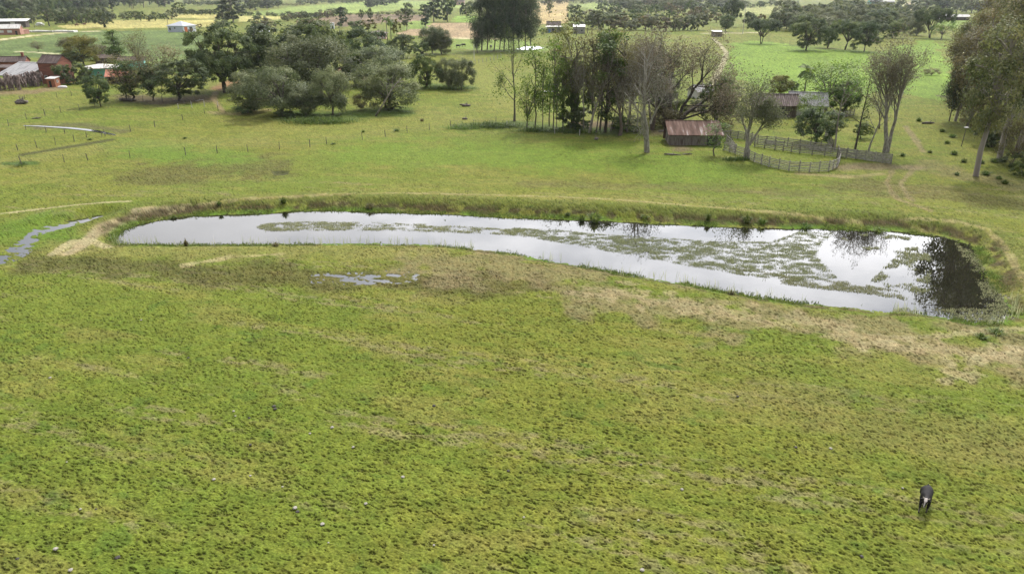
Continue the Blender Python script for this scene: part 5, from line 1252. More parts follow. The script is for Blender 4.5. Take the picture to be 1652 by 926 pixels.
B('rusty_shed', 'board-walled shed with rusty corrugated roof at the pasture edge', 1121, 235, 10.0, 5.6, 2.1, 1.7, R(-3), 'boards', 'rust', over=0.45, ridge_frac=0.93, openings=[('door', 'f', 3.3, 0.95, 2.0, 1.7, 'opening')], cat='shed')
B('tiled_roof_barn', 'dark plank barn with weathered brown tiled roof behind the two-stemmed tree', 1251, 190, 9.6, 5.2, 3.2, 1.9, R(-4), 'boards_dark', 'tile_brown', over=0.7, openings=[('door', 'f', 1.5, 1.2, 1.6, 2.3, 'opening')], cat='barn')
B('tin_house', 'pale grey sheet-roofed house with open porch beside the tiled barn', 1301, 187, 7.6, 6.4, 2.9, 2.2, R(-16), 'white', 'sheet_grey', over=0.8, openings=[('door', 'f', 2.4, 1.15, 1.4, 2.2, 'opening'), ('window', 'f', -1.5, 1.7, 1.3, 1.0, 'glass')])
B('tin_annex', 'light bluish lean-to on the right of the grey sheet-roofed house', 1318, 176, 4.0, 5.0, 2.6, 0, R(-12), 'bluewhite', 'sheet_blue', style='mono', over=0.3, back=3.4, openings=[('door', 'f', 0.6, 1.0, 0.9, 1.9, 'opening')], cat='annex')
B('white_front_shed', 'far shed with white end wall and dark open side at upper right', 1523, 33, 13, 8, 4.8, 1.6, R(8), 'opening', 'white', over=0.5, openings=[('door', 'f', -5.6, 2.1, 1.8, 4.2, 'white')], cat='shed')
B('long_white_shed', 'long low shed with white roof, right neighbour of the white end wall', 1549, 33.5, 21, 8, 3.6, 2.2, R(2), 'boards_dark', 'sheet_pale', over=0.5, openings=[('door', 'f', -4, 1.4, 2.0, 2.6, 'opening'), ('door', 'f', 5, 1.4, 2.0, 2.6, 'opening')], cat='shed')
B('distant_house', 'distant teal house on the upper right skyline', 1412, 10, 26, 12, 8, 5, R(5), 'turquoise', 'sheet_grey', openings=[('window', 'f', 0, 4, 4, 3, 'glass')])
B('distant_house', 'distant house with white roof beside the teal one on the skyline', 1433, 9, 26, 12, 8, 5, R(-5), 'greywall', 'white', openings=[('window', 'f', 0, 4, 4, 3, 'glass')])
B('distant_house', 'distant pinkish house beside the left edge of the tall dark grove', 741, 9, 22, 12, 8, 5, R(-5), 'pink', 'tile_brown', openings=[('window', 'f', 0, 4, 4, 3, 'glass')])

# ------------------------------------------------------------ fences
def line_points(pts, step):
    W = [G(*p) for p in pts]; out = []
    for i in range(len(W) - 1):
        n = max(1, round((W[i + 1] - W[i]).length / step))
        for k in range(n): out.append(W[i].lerp(W[i + 1], k / n))
    out.append(W[-1]); return out

def rail_fence(name, label, pts, step=2.0, h=1.75, nr=5, seed=1, rail_h=0.16, cat='fence', pale=False):
    rg = random.Random(seed); Q = line_points(pts, step)
    for q in Q: q.z = gheight(q.x, q.y)
    o = Q[0]; e = empty(name, tuple(o), 0, label, cat)
    rails = [MB() for _ in range(nr)]
    for i, q in enumerate(Q):
        p = MB(); L = q - o; hh = h * rg.uniform(1.0, 1.18)
        p.tube([L + Vector((0, 0, -0.3)), L + Vector((rg.uniform(-.05, .05), rg.uniform(-.05, .05), hh))], [0.11, 0.09], 6)
        p.build('post', M['wood_post' if not pale else 'wood_rail'], e)
        if i < len(Q) - 1:
            n = Q[i + 1] - o
            d = (n - L).normalized(); rz = math.atan2(d.y, d.x); sd = Vector((-d.y, d.x, 0)) * (-0.12)
            for k in range(nr):
                z = h * (k + 0.7) / (nr + 0.1); a = L + sd + Vector((0, 0, z + rg.uniform(-.05, .05))); b2 = n + sd + Vector((0, 0, z + rg.uniform(-.05, .05)))
                c = (a + b2) / 2; u = (b2 - a); ln = u.length + 0.16
                hw = Vector((0, 0, rail_h / 2)); tk = sd.normalized() * 0.025; dd = u.normalized() * ln / 2
                vs = [c + sx * dd + sy * tk + sz * hw for sx in (-1, 1) for sy in (-1, 1) for sz in (-1, 1)]
                rails[k].add(vs, [(0, 1, 3, 2), (4, 6, 7, 5), (0, 4, 5, 1), (2, 3, 7, 6), (0, 2, 6, 4), (1, 5, 7, 3)])
    for r in rails:
        if r.v: r.build('rail', M['wood_rail'], e)
    return e
rail_fence('corral_fence', 'curved pale wooden rail fence forming the front of the corral', [(1168,243),(1186,249),(1200,254),(1216,262),(1240,271),(1272,278),(1305,280),(1336,278),(1349,272),(1353,263),(1350,252)], 1.9, 1.7, 6, 3, 0.13, pale=True)
rail_fence('corral_fence', 'inner rear rail fence of the corral, running in front of the small dense dark tree', [(1217,237),(1250,242),(1290,248),(1330,252),(1350,254)], 1.9, 1.7, 5, 4)
rail_fence('corral_fence', 'rear upper rail fence of the corral reaching back to the shed', [(1166,222),(1190,224),(1212,228),(1222,232),(1250,234),(1290,239),(1340,247)], 2.0, 1.6, 5, 5)
rail_fence('corral_fence', 'solid plank fence from the corral to the tall bare tree', [(1350,253),(1380,257),(1410,261),(1437,265)], 1.6, 1.7, 7, 6, 0.19)
rail_fence('corral_fence', 'short slanting rail fence between the small dense tree and the slim pale stem', [(1331,222),(1337,232),(1343,240)], 1.6, 1.6, 5, 7)
rail_fence('corral_fence', 'short piece of rail fence behind the shed front corner', [(1172,229),(1180,238),(1186,246)], 1.5, 1.5, 5, 8)
rail_fence('rail_fence', 'low dark rail fence running behind the rusty shed', [(1100,183),(1130,184),(1165,187),(1205,189)], 2.6, 1.2, 3, 9)
rail_fence('rail_fence', 'little leaning rail gate fence right of the grey tin house', [(1353,192),(1365,189),(1377,186)], 1.8, 1.5, 4, 10)

def wire_fence(name, label, pts, step, h, mt='wood_post', r=0.07, seed=1, nw=3):
    rg = random.Random(seed); Q = line_points(pts, step)
    for q in Q: q.z = gheight(q.x, q.y)
    o = Q[0]; e = empty(name, tuple(o), 0, label, 'fence'); tops = []
    for q in Q:
        L = q - o; lean = Vector((rg.uniform(-.1, .1), rg.uniform(-.1, .1), 0)); hh = h * rg.uniform(0.85, 1.15); rr_ = r * rg.uniform(0.8, 1.3)
        p = MB(); p.tube([L + Vector((0, 0, -0.3)), L + lean + Vector((0, 0, hh))], [rr_, rr_ * 0.9], 6); p.build('post', M[mt], e); tops.append((L, lean))
    for k in range(nw):
        w = MB(); z = h * (0.35 + 0.55 * k / max(1, nw - 1)); w.tube([L + lean * 0.8 + Vector((0, 0, z)) for L, lean in tops], [0.008] * len(tops), 3); w.build('wire', M['wire'], e)
    return e
wire_fence('wire_fence', 'wire fence with dark posts below the brick building and the small lone tree', [(-30,212),(14,204),(43,193),(73,187),(98,182),(129,178),(153,171),(200,166),(262,164)], 6.5, 1.5, seed=2)
wire_fence('wire_fence', 'wire fence slanting up past the water ditch towards the olive trees', [(-20,256),(29,243),(60,239),(90,234),(120,229),(170,220),(250,206),(295,194),(330,184),(352,180)], 7.0, 1.4, seed=3)
wire_fence('wire_fence', 'long wire fence crossing the pasture from the left edge to the dark hedge', [(-30,276),(35,266),(104,262),(142,259),(210,256),(300,251),(400,245),(500,238),(527,233),(585,226),(657,215),(727,205),(800,199)], 6.5, 1.4, seed=4)
wire_fence('wire_fence', 'upper wire fence in the grass just below the dried stalks', [(0,158),(40,160),(92,158),(116,155),(150,152)], 6.5, 1.4, seed=5)
wire_fence('wire_fence', 'short wire fence around the water ditch', [(42,210),(75,213),(105,216),(140,222),(165,221)], 5.5, 1.1, seed=6)
wire_fence('white_post_fence', 'fence of thin white posts below the tall dark grove', [(736,112),(760,106),(785,100),(808,94)], 4.5, 1.7, 'concrete', 0.11, 7, 2)
wire_fence('white_post_fence', 'few pale concrete posts along the shade of the olive trees', [(288,176),(310,174),(330,172),(352,172),(385,176)], 5.5, 1.5, 'concrete', 0.09, 8, 2)
wire_fence('white_post_fence', 'three pale posts in the weeds in front of the thicket', [(818,205),(895,216),(935,219)], 14, 1.5, 'concrete', 0.08, 9, 2)

# ------------------------------------------------------------ poles and small things
def pole(name, label, px, pyb, pyt, r, mt, arms=True, cat='pole'):
    P = G(px, pyb); h = top_z(P.y, px, pyt)
    e = empty(name, (P.x, P.y, 0), 0, label, cat)
    a = MB(); a.tube([(0, 0, -0.3), (0, 0, h)], [r, r * 0.75], 8); a.build('shaft', M[mt], e)
    if arms:
        b_ = MB(); b_.box((0, -r, h - 0.6), (2.0, 0.12, 0.14)); b_.build('crossarm', M['wood_post'], e)
        for x in (-0.85, 0, 0.85):
            c = MB(); c.tube([(x, -r, h - 0.53), (x, -r, h - 0.3)], [0.06, 0.05], 6); c.build('insulator', M['concrete'], e)
    return e
pole('utility_pole', 'tall thin utility pole on the field beyond the drive', 1198, 55, 8, 0.22, 'concrete')
pole('utility_pole', 'dark wooden pole beside the small grey-roofed hut', 1131, 152, 120, 0.16, 'wood_post', False)
pole('white_pole', 'white pole standing at the fence of thin white posts', 765, 98, 71, 0.14, 'white', False)
pole('utility_pole', 'pale pole left of the pinkish road on the skyline', 1461, 12, -4, 0.5, 'concrete')
pole('utility_pole', 'pale pole right at the pinkish road on the skyline', 1466, 11, -6, 0.5, 'concrete')
pole('utility_pole', 'pole beside the white house with the orange door', 271, 40, 20, 0.22, 'wood_post')
pole('utility_pole', 'dark pole on the green left of the layered pine', 56, 45, 32, 0.22, 'wood_post', False)
P = G(1551, 236); h = top_z(P.y, 1553, 206)
e = empty('feeder_post', (P.x, P.y, 0), 0.2, 'thin dark post with a small white plate on top, below the eucalyptus belt', 'post')
a = MB(); a.tube([(0, 0, -0.2), (0.05, 0, h - 0.1)], [0.08, 0.06], 6); a.build('shaft', M['wood_post'], e)
a = MB(); a.box((0.05, 0, h), (0.75, 0.5, 0.12)); a.build('plate', M['white'], e)

def log(name, label, px, py, L, r, rz, mt='debris', n=1, cat='log'):
    P = G(px, py); rg = random.Random(int(px * 7)); mb = MB()
    for k in range(n):
        c = Vector((rg.uniform(-.4, .4) * (n > 1), rg.uniform(-.3, .3) * (n > 1), r * (0.8 + 1.2 * (k / max(1, n)) * (n > 1)))); a = rg.uniform(-.5, .5) * (n > 1)
        l = L * rg.uniform(.7, 1) / 2; d = Vector((math.cos(a), math.sin(a), rg.uniform(-.1, .15)))
        mb.tube([c - d * l, c - d * l * .3 + Vector((0, 0, r * .2)), c + d * l * .4, c + d * l], [r * .8, r, r * .9, r * .6], 7)
        q = c + d * l * 0.2; mb.tube([q, q + Vector((rg.uniform(-.4, .4), rg.uniform(-.4, .4), r * 3))], [r * .4, r * .15], 5)
    o = mb.build(name, M[mt], None, True); o.location = (P.x, P.y, gheight(P.x, P.y)); o.rotation_euler = (0, 0, rz)
    return tag(o, label, cat)
log('log', 'fallen log lying in the grass in front of the rusty shed', 1085, 251, 4.0, 0.17, 0.1)
log('log', 'short broken branch right of the fallen log by the rusty shed', 1108, 250, 2.4, 0.13, -0.2)
log('log_pile', 'heap of old timber leaning at the left end of the rusty shed', 1072, 212, 3.6, 0.14, 0.4, 'debris', 6, 'log pile')
log('log_pile', 'dark heap of branches alone on the slope right of the three trees', 752, 172, 2.8, 0.22, 0.2, 'debris', 5, 'log pile')
log('log', 'small dark stump in the grass below the heap of branches', 750, 193, 1.3, 0.22, 0.3)
log('log', 'grey fallen trunk in the grass right of the tall bare tree', 1497, 200, 4.2, 0.24, 0.15)
log('log_pile', 'dark lumpy timber heap in the grass at the far left below the stalks', 36, 168, 3.2, 0.45, 0.0, 'debris', 4, 'log pile')
log('log', 'pale plank lying at the edge of the dirt under the trees', 322, 163, 3.2, 0.14, 0.35, 'wood_rail')
log('log_pile', 'dark branches heaped on the dirt under the pale half bare tree', 205, 163, 5.0, 0.25, 0.05, 'debris', 5, 'log pile')
log('log', 'short dark stump in the grass below the grove thicket', 962, 226, 0.9, 0.28, 0.3)
log('log', 'dark stump behind the lichen-grey tree', 993, 208, 1.6, 0.28, 0.1)
log('log', 'dark log next to the water ditch fence', 59, 192, 3.0, 0.16, 0.05)
P = G(885, 149)
mb = MB(); rg = np.random.default_rng(5)
vs = []; 
for iy in range(4):
    for ix in range(7): vs.append(((ix - 3) * 0.55, (iy - 1.5) * 0.6, 0.12 + rg.uniform(0, 0.25)))
nvs = len(vs); vs += [(x, y, 0.02) for x, y, z in vs]
fs = [(r * 7 + c, r * 7 + c + 1, r * 7 + c + 8, r * 7 + c + 7) for r in range(3) for c in range(6)]
fs += [tuple(nvs + i for i in f[::-1]) for f in fs]
mb.add(vs, fs); o = mb.build('white_sheet', M['white'], None, True); o.location = (P.x, P.y, 0.02); o.rotation_euler = (0, 0, 0.15); tag(o, 'white crumpled sheet lying on the grass behind the slender trees', 'sheet')
P = G(101, 142)
mb = MB(); n = 12; prof = [(1.15, 0.05), (1.2, 0.3), (0.95, 0.52), (0.5, 0.62), (0.05, 0.64)]
for i, (r_, z) in enumerate(prof):
    for j in range(n): a = 2 * math.pi * j / n; mb.v.append((r_ * math.cos(a) * 1.25, r_ * math.sin(a) * 0.7, z))
for i in range(len(prof) - 1):
    for j in range(n): mb.f.append((i * n + j, i * n + (j + 1) % n, (i + 1) * n + (j + 1) % n, (i + 1) * n + j)); mb.m.append(0)
o = mb.build('upturned_tub', M['white'], None, True); o.location = (P.x, P.y, 0); o.rotation_euler = (0, 0, 0.1); tag(o, 'white upturned tub in the grass below the tall brick building', 'tub')
P = G(80, 52.5)
mb = MB()
for k in range(5): mb.box(((k - 2) * 8.0, (k % 2) * 0.8, 0.6), (7.8, 5.5, 1.2), 0.03, jit=0.15)
o = mb.build('plastic_cover', M['white'], None); o.location = (P.x, P.y, 0); tag(o, 'long white plastic covered bed beside the pale dirt road', 'crop cover')
P = G(65, 42); mb = MB(); mb.box((0, 0, 0.9), (4.4, 1.9, 0.9), jit=0.1); mb.box((-0.2, 0, 1.6), (2.4, 1.7, 0.7), jit=0.1)
for x in (-1.4, 1.4):
    for y in (-0.9, 0.9): mb.box((x, y, 0.35), (0.7, 0.25, 0.7))
o = mb.build('parked_car', M['white']); o.location = (P.x, P.y, 0); o.scale = (1.5, 1.5, 1.3); tag(o, 'far white car parked left of the layered pine', 'car')
# dried stalk plants in front of the grey shed
rg = random.Random(9)
def stalk_mesh(seed):
    r = random.Random(seed); mb = MB()
    for k in range(9):
        x, y = r.uniform(-.7, .7), r.uniform(-.5, .5); h = r.uniform(2.2, 3.4)
        mb.tube([(x, y, 0), (x + r.uniform(-.2, .2), y, h)], [0.09, 0.06], 5)
        for j in range(5):
            a = r.uniform(0, 6.28); z = h * r.uniform(0.7, 1.0); l = r.uniform(0.6, 1.2)
            p0 = Vector((x, y, z)); d = Vector((math.cos(a), math.sin(a), 0)); s = Vector((-d.y, d.x, 0)) * 0.16
            p1 = p0 + d * l * 0.5 + Vector((0, 0, 0.25)); p2 = p0 + d * l * 0.8 + Vector((0, 0, -l * 0.8))
            mb.add([p0 - s * .4, p0 + s * .4, p1 + s, p1 - s, p2 + s * .5, p2 - s * .5], [(0, 1, 2, 3), (3, 2, 4, 5)])
    return mb.mesh('stalk_clump', M['dead'])
M['dead'] = pmat('dead_leaves', (0.27, 0.21, 0.19), (0.15, 0.115, 0.10), 2, 0.9)
sm = [stalk_mesh(k) for k in range(3)]
for k in range(16):
    P = G(-4 + 4.6 * k + rg.uniform(-1, 1), 146 - 0.35 * k + rg.uniform(-3, 3)); o = link('dried_stalk_clump', sm[k % 3]); o.location = (P.x, P.y, 0); o.rotation_euler = (0, 0, rg.uniform(0, 6)); s = rg.uniform(0.9, 1.35); o.scale = (s, s, s)
    tag(o, 'clump of dried greyish pink stalks in front of the grey shed', 'dry plants', 'dried stalks by the grey shed')
# pale dead trunk leaning through the broad grey-green tree
P = G(608, 186)
mb = MB(); mb.tube([(0, 0, 0), (2.2, -0.5, 3.0), (4.6, -0.6, 6.6), (7.0, -0.4, 9.2)], [0.26, 0.2, 0.14, 0.07], 7)
for a_, b_ in (((4.6, -0.6, 6.6), (7.6, -0.9, 7.4)), ((3.4, -0.5, 5.0), (3.2, -0.8, 8.2)), ((5.6, -0.5, 7.8), (8.8, -0.6, 8.4)), ((4.6, -0.6, 6.6), (5.0, -1, 9.6))): mb.tube([a_, (Vector(a_) + Vector(b_)) / 2 + Vector((0, 0, .2)), b_], [0.09, 0.06, 0.025], 5)
o = mb.build('dead_trunk', M['bark_pale'], None, True); o.location = (P.x, P.y - 1.5, 0); tag(o, 'pale dead trunk leaning to the right in front of the broad grey-green tree', 'dead tree')
# far cattle near the tall grove
def cow_far(label, px, py, rz, mt, s=1.0):
    P = G(px, py); mb = MB()
    mb.tube([(-0.95, 0, 1.05), (-0.6, 0, 1.05), (0, 0, 0.98), (0.6, 0, 1.05), (0.85, 0, 1.1)], [0.2, 0.36, 0.4, 0.36, 0.2], 8)
    mb.tube([(0.75, 0, 1.15), (1.15, 0, 1.0), (1.5, 0, 0.75)], [0.22, 0.17, 0.1], 6)
    for x in (-0.7, 0.6):
        for y in (-0.2, 0.2): mb.tube([(x, y, 0.9), (x, y, 0.45), (x, y, 0.0)], [0.13, 0.07, 0.06], 5)
    o = mb.build('cow', M[mt], None, True); o.location = (P.x, P.y, 0); o.rotation_euler = (0, 0, rz); o.scale = (s, s, s); return tag(o, label, 'cow')
M['hide_dark'] = pmat('dark_hide', (0.02, 0.018, 0.016), (0.05, 0.042, 0.036), 2, 0.6)
M['hide_brown'] = pmat('brown_hide', (0.16, 0.085, 0.045), (0.10, 0.05, 0.03), 2, 0.6)
cow_far('tiny dark cow grazing on the pale patch left of the tall dark grove', 739, 77.5, 0.2, 'hide_dark', 1.2)
cow_far('tiny dark cow right beside another on the green left of the tall dark grove', 748, 76, 3.0, 'hide_dark', 1.2)
cow_far('dark cow standing in the shade among the trunks of the tall grove', 792, 78.5, 1.2, 'hide_dark', 1.2)
cow_far('far brown cow on the yellow field edge left of the round tree', 124, 43, 0.3, 'hide_brown', 1.6)
cow_far('far brown cow right of the other one on the yellow field edge', 137, 42, 2.8, 'hide_brown', 1.6)

# ------------------------------------------------------------ the black cow in the near pasture
M['cow_black'] = pmat('black_cow_hide', (0.007, 0.0065, 0.007), (0.018, 0.015, 0.015), 3, 0.75, spec=0.2)
M['cow_white'] = pmat('white_cow_hide', (0.46, 0.42, 0.39), (0.33, 0.29, 0.26), 5, 0.7)
M['cow_grey'] = pmat('muddy_leg_hide', (0.13, 0.11, 0.10), (0.07, 0.06, 0.055), 5, 0.8)
M['horn'] = pmat('horn', (0.55, 0.5, 0.42), (0.35, 0.3, 0.25), 5, 0.4)
M['eye'] = pmat('dark_eye', (0.01, 0.008, 0.006), (0.015, 0.01, 0.01), 5, 0.15)
sk_v = [(0, .80, 1.12, .30, .30), (0, .35, 1.06, .34, .36), (0, -.10, 1.05, .34, .38), (0, -.50, 1.08, .29, .34), (0, -.74, 1.22, .18, .24), (-.02, -.94, 1.33, .13, .17), (-.05, -1.12, 1.38, .13, .135), (-.07, -1.28, 1.20, .10, .105), (-.08, -1.40, 1.01, .085, .085),
        (.20, -.50, .80, .12, .14), (.21, -.52, .47, .065, .07), (.20, -.50, .14, .045, .045), (.20, -.56, .03, .06, .05),
        (-.20, -.52, .80, .12, .14), (-.21, -.60, .47, .065, .07), (-.20, -.66, .14, .045, .045), (-.20, -.72, .03, .06, .05),
        (.22, .80, .88, .16, .20), (.24, .66, .66, .11, .14), (.22, .92, .46, .055, .07), (.22, .86, .12, .045, .045), (.22, .80, .03, .06, .05),
        (-.22, .80, .88, .16, .20), (-.24, .70, .66, .11, .14), (-.22, .98, .46, .055, .07), (-.22, .96, .12, .045, .045), (-.22, .90, .03, .06, .05),
        (0, 1.08, 1.20, .05, .05), (0.02, 1.17, .95, .028, .028), (0.03, 1.17, .55, .03, .03), (0.03, 1.16, .40, .045, .045),
        (.07, -1.08, 1.40, .05, .04), (.24, -1.04, 1.35, .06, .025), (-.17, -1.08, 1.40, .05, .04), (-.34, -1.04, 1.35, .06, .025)]
sk_v = [(v[0], v[1] * (0.86 if v[1] > -0.6 else 1.0), *v[2:]) for v in sk_v]
sk_e = [(0,1),(1,2),(2,3),(3,4),(4,5),(5,6),(6,7),(7,8),(3,9),(9,10),(10,11),(11,12),(3,13),(13,14),(14,15),(15,16),(0,17),(17,18),(18,19),(19,20),(20,21),(0,22),(22,23),(23,24),(24,25),(25,26),(0,27),(27,28),(28,29),(29,30),(6,31),(31,32),(6,33),(33,34)]
me = bpy.data.meshes.new('cow_skeleton'); me.from_pydata([v[:3] for v in sk_v], sk_e, [])
tmp = bpy.data.objects.new('cow_skeleton', me); COL.objects.link(tmp)
md = tmp.modifiers.new('skin', 'SKIN')
for i, v in enumerate(sk_v):
    me.skin_vertices[0].data[i].radius = (v[3], v[4]); me.skin_vertices[0].data[i].use_root = (i == 0)
ss = tmp.modifiers.new('sub', 'SUBSURF'); ss.levels = 2; ss.render_levels = 2
dg = bpy.context.evaluated_depsgraph_get(); dg.update()
body = bpy.data.meshes.new_from_object(tmp.evaluated_get(dg)); body.name = 'body'
bpy.data.objects.remove(tmp)
body.materials.clear()
for k in ('cow_black', 'cow_white', 'cow_grey'): body.materials.append(M[k])
for p in body.polygons:
    c = p.center; p.use_smooth = True; mi = 0
    if c.y < -0.98 and c.z > 0.9:
        if c.z > 1.36 and c.y < -1.0 and abs(c.x + 0.05) < 0.08: mi = 1
        elif c.y < -1.25 and abs(c.x + 0.075) < 0.03 and c.z > 1.02: mi = 1
        elif c.z < 1.06 and c.y < -1.3: mi = 1
    elif c.y < -0.5 and c.z < 0.95 and abs(c.x) < 0.13: mi = 1
    if c.z < 0.40 and c.y < 1.1: mi = 2
    if c.z < 0.10: mi = 0
    p.material_index = mi
P = G(1489, 818)
cow = empty('cow', (P.x, P.y, gheight(P.x, P.y) - 0.03), R(-33), 'black cow with white face markings walking towards the camera on the near pasture', 'cow')
cow.scale = (0.93, 0.93, 0.93)
link('body', body, cow)
for s in (-1, 1):
    h = MB(); x0 = -0.05 + s * 0.09
    h.tube([(x0, -1.08, 1.46), (x0 + s * .07, -1.08, 1.51), (x0 + s * .10, -1.10, 1.55), (x0 + s * .10, -1.12, 1.59)], [.03, .025, .018, .007], 7); h.build('horn', M['horn'], cow, True)
    ey = MB(); ey.tube([(-0.06 + s * .09, -1.22, 1.30), (-0.06 + s * .122, -1.23, 1.30)], [.03, .018], 7); ey.build('eye', M['eye'], cow, True)

# ------------------------------------------------------------ weeds on the pond, banks and pasture
def blades(name, label, P, seed, h=(0.2, 0.5), w=0.05, mat='leaf_reed', lean=0.8, nb=3, spread=0.12, cat='weeds', tmean=0.45):
    rng = np.random.default_rng(seed); P = np.repeat(np.asarray(P, float), nb, axis=0); n = len(P)
    P = P + np.stack([rng.normal(0, spread, n), rng.normal(0, spread, n), np.zeros(n)], 1)
    a = rng.uniform(0, 6.28, n); d = np.stack([np.cos(a), np.sin(a), np.zeros(n)], 1); s = np.stack([-np.sin(a), np.cos(a), np.zeros(n)], 1)
    hh = rng.uniform(*h, (n, 1)); ln = rng.uniform(0.2, 1, (n, 1)) * lean * hh; ww = w * rng.uniform(0.6, 1.4, (n, 1))
    v = np.stack([P - s * ww, P + s * ww, P + d * ln * 0.5 + s * ww * 0.8 + [0, 0, 0.6] * hh, P + d * ln - s * ww * 0.2 + [0, 0, 1.0] * hh], 1).reshape(-1, 3)
    me = np_mesh(name, v, np.arange(n * 4).reshape(n, 4), M[mat], attrs={'tint': ('FLOAT', 'FACE', np.clip(tmean + rng.normal(0, 0.22, n), 0, 1))})
    return tag(link(name, me), label, cat, kind='stuff')

def scatter(poly_px, n, seed, z, dens=None, px_space=True):
    rng = np.random.default_rng(seed); W = [tuple(G(*p, z))[:2] for p in poly_px]
    xs = [p[0] for p in W]; ys = [p[1] for p in W]; out = []
    tot = 0
    while tot < n:
        x = rng.uniform(min(xs), max(xs), n * 2); y = rng.uniform(min(ys), max(ys), n * 2)
        k = inside(x, y, W)
        if dens is not None: k &= rng.uniform(0, 1, len(x)) < dens(x, y)
        out.append(np.stack([x[k], y[k], np.full(k.sum(), z)], 1)); tot += k.sum()
        if k.sum() == 0: break
    return np.concatenate(out)[:n]
def clumpy(sc, lo, hi, seed): return lambda x, y: sstep(lo, hi, fbm(x * sc, y * sc * 1.6, seed, 4))
MAT_MAIN = [(905,372),(960,378),(1050,383),(1150,390),(1245,391),(1290,374),(1345,377),(1325,392),(1315,412),(1332,430),(1350,448),(1300,456),(1200,444),(1100,427),(1000,409),(930,396),(860,384),(800,376),(830,368)]
MAT_LEFT = [(414,367),(425,361),(500,358),(600,359),(700,363),(800,369),(870,372),(880,384),(800,378),(720,375),(640,372),(520,372),(430,373)]
MAT_SOUTH = [(1180,432),(1300,448),(1370,455),(1450,470),(1462,484),(1400,474),(1300,464),(1200,448)]
RIGHT_RIM = [(1540,392),(1578,412),(1592,440),(1612,470),(1626,494),(1628,508),(1610,519),(1570,520),(1530,511),(1440,503),(1445,497),(1530,500),(1580,496),(1585,470),(1570,440),(1555,415)]
blades('pond_weeds', 'grey-green mat of weeds standing in the right half of the pond', scatter(MAT_MAIN, 26000, 1, WATER_Z - 0.02, clumpy(1.0, 0.30, 0.78, 3)), 1, (0.03, 0.15), 0.021, tmean=0.4)
blades('pond_weeds', 'narrow green band of weeds in the left half of the pond', scatter(MAT_LEFT, 6000, 2, WATER_Z - 0.02, clumpy(0.9, 0.30, 0.75, 5)), 2, (0.04, 0.18), 0.022)
blades('pond_weeds', 'bright green weed patch along the near edge of the weed mat', scatter(MAT_SOUTH, 2500, 3, WATER_Z - 0.02, clumpy(0.6, 0.42, 0.62, 7)), 3, (0.04, 0.17), 0.024)
blades('pond_weeds', 'sparse weeds in the shallow water at the right end of the pond', scatter(RIGHT_RIM, 1500, 4, WATER_Z - 0.02, clumpy(0.5, 0.35, 0.6, 9)), 4, (0.05, 0.18), 0.03)
blades('pond_weeds', 'thin weed streaks on the bright water at the right end of the pond', scatter([(1345,380),(1420,378),(1500,386),(1500,470),(1440,480),(1400,460),(1440,420)], 1500, 14, WATER_Z - 0.02, clumpy(0.45, 0.56, 0.66, 19)), 14, (0.06, 0.25), 0.03)
pe = np.array(POND); npnd = len(pe)
def edge_points(n, seed, off, jit, sel=None):
    rng = np.random.default_rng(seed); i = rng.integers(0, npnd, n * 3); f = rng.uniform(0, 1, n * 3)
    L = np.linalg.norm(pe - np.roll(pe, -1, 0), axis=1); i = rng.choice(npnd, n * 3, p=L / L.sum())
    a = pe[i]; b = pe[(i + 1) % npnd]; p = a + (b - a) * f[:, None]; t = unit(b - a)
    area = np.sum(pe[:, 0] * np.roll(pe[:, 1], -1) - np.roll(pe[:, 0], -1) * pe[:, 1])
    nr = np.stack([t[:, 1], -t[:, 0]], 1) * (1 if area > 0 else -1)
    p = p + nr * (off + rng.normal(0, jit, n * 3))[:, None]
    k = fbm(p[:, 0] * 0.35, p[:, 1] * 0.35, seed, 3) > 0.45
    if sel is not None: k &= sel(p)
    p = p[k][:n]
    z, d, f_ = pond_height(p[:, 0], p[:, 1])
    return np.concatenate([p, np.maximum(z, WATER_Z)[:, None] - 0.02], 1)
blades('bank_grass', 'lush fringe of grass round the water edge of the pond', edge_points(7000, 5, 0.35, 0.45), 5, (0.06, 0.25), 0.035, 'leaf_grass', tmean=0.5)
blades('bank_grass', 'dark straggling weeds on the far earth bank of the pond', edge_points(1100, 6, 3.0, 1.3, lambda p: p[:, 1] > np.interp(p[:, 0], mid_x, mid_y)), 6, (0.05, 0.22), 0.04, 'leaf_grass', tmean=0.35)
blades('bank_grass', 'tall thin dry weeds standing along the near water edge', edge_points(240, 8, 0.5, 0.4, lambda p: p[:, 1] < np.interp(p[:, 0], mid_x, mid_y)), 8, (0.6, 1.5), 0.018, 'leaf_reed', 0.3, 3, 0.06)
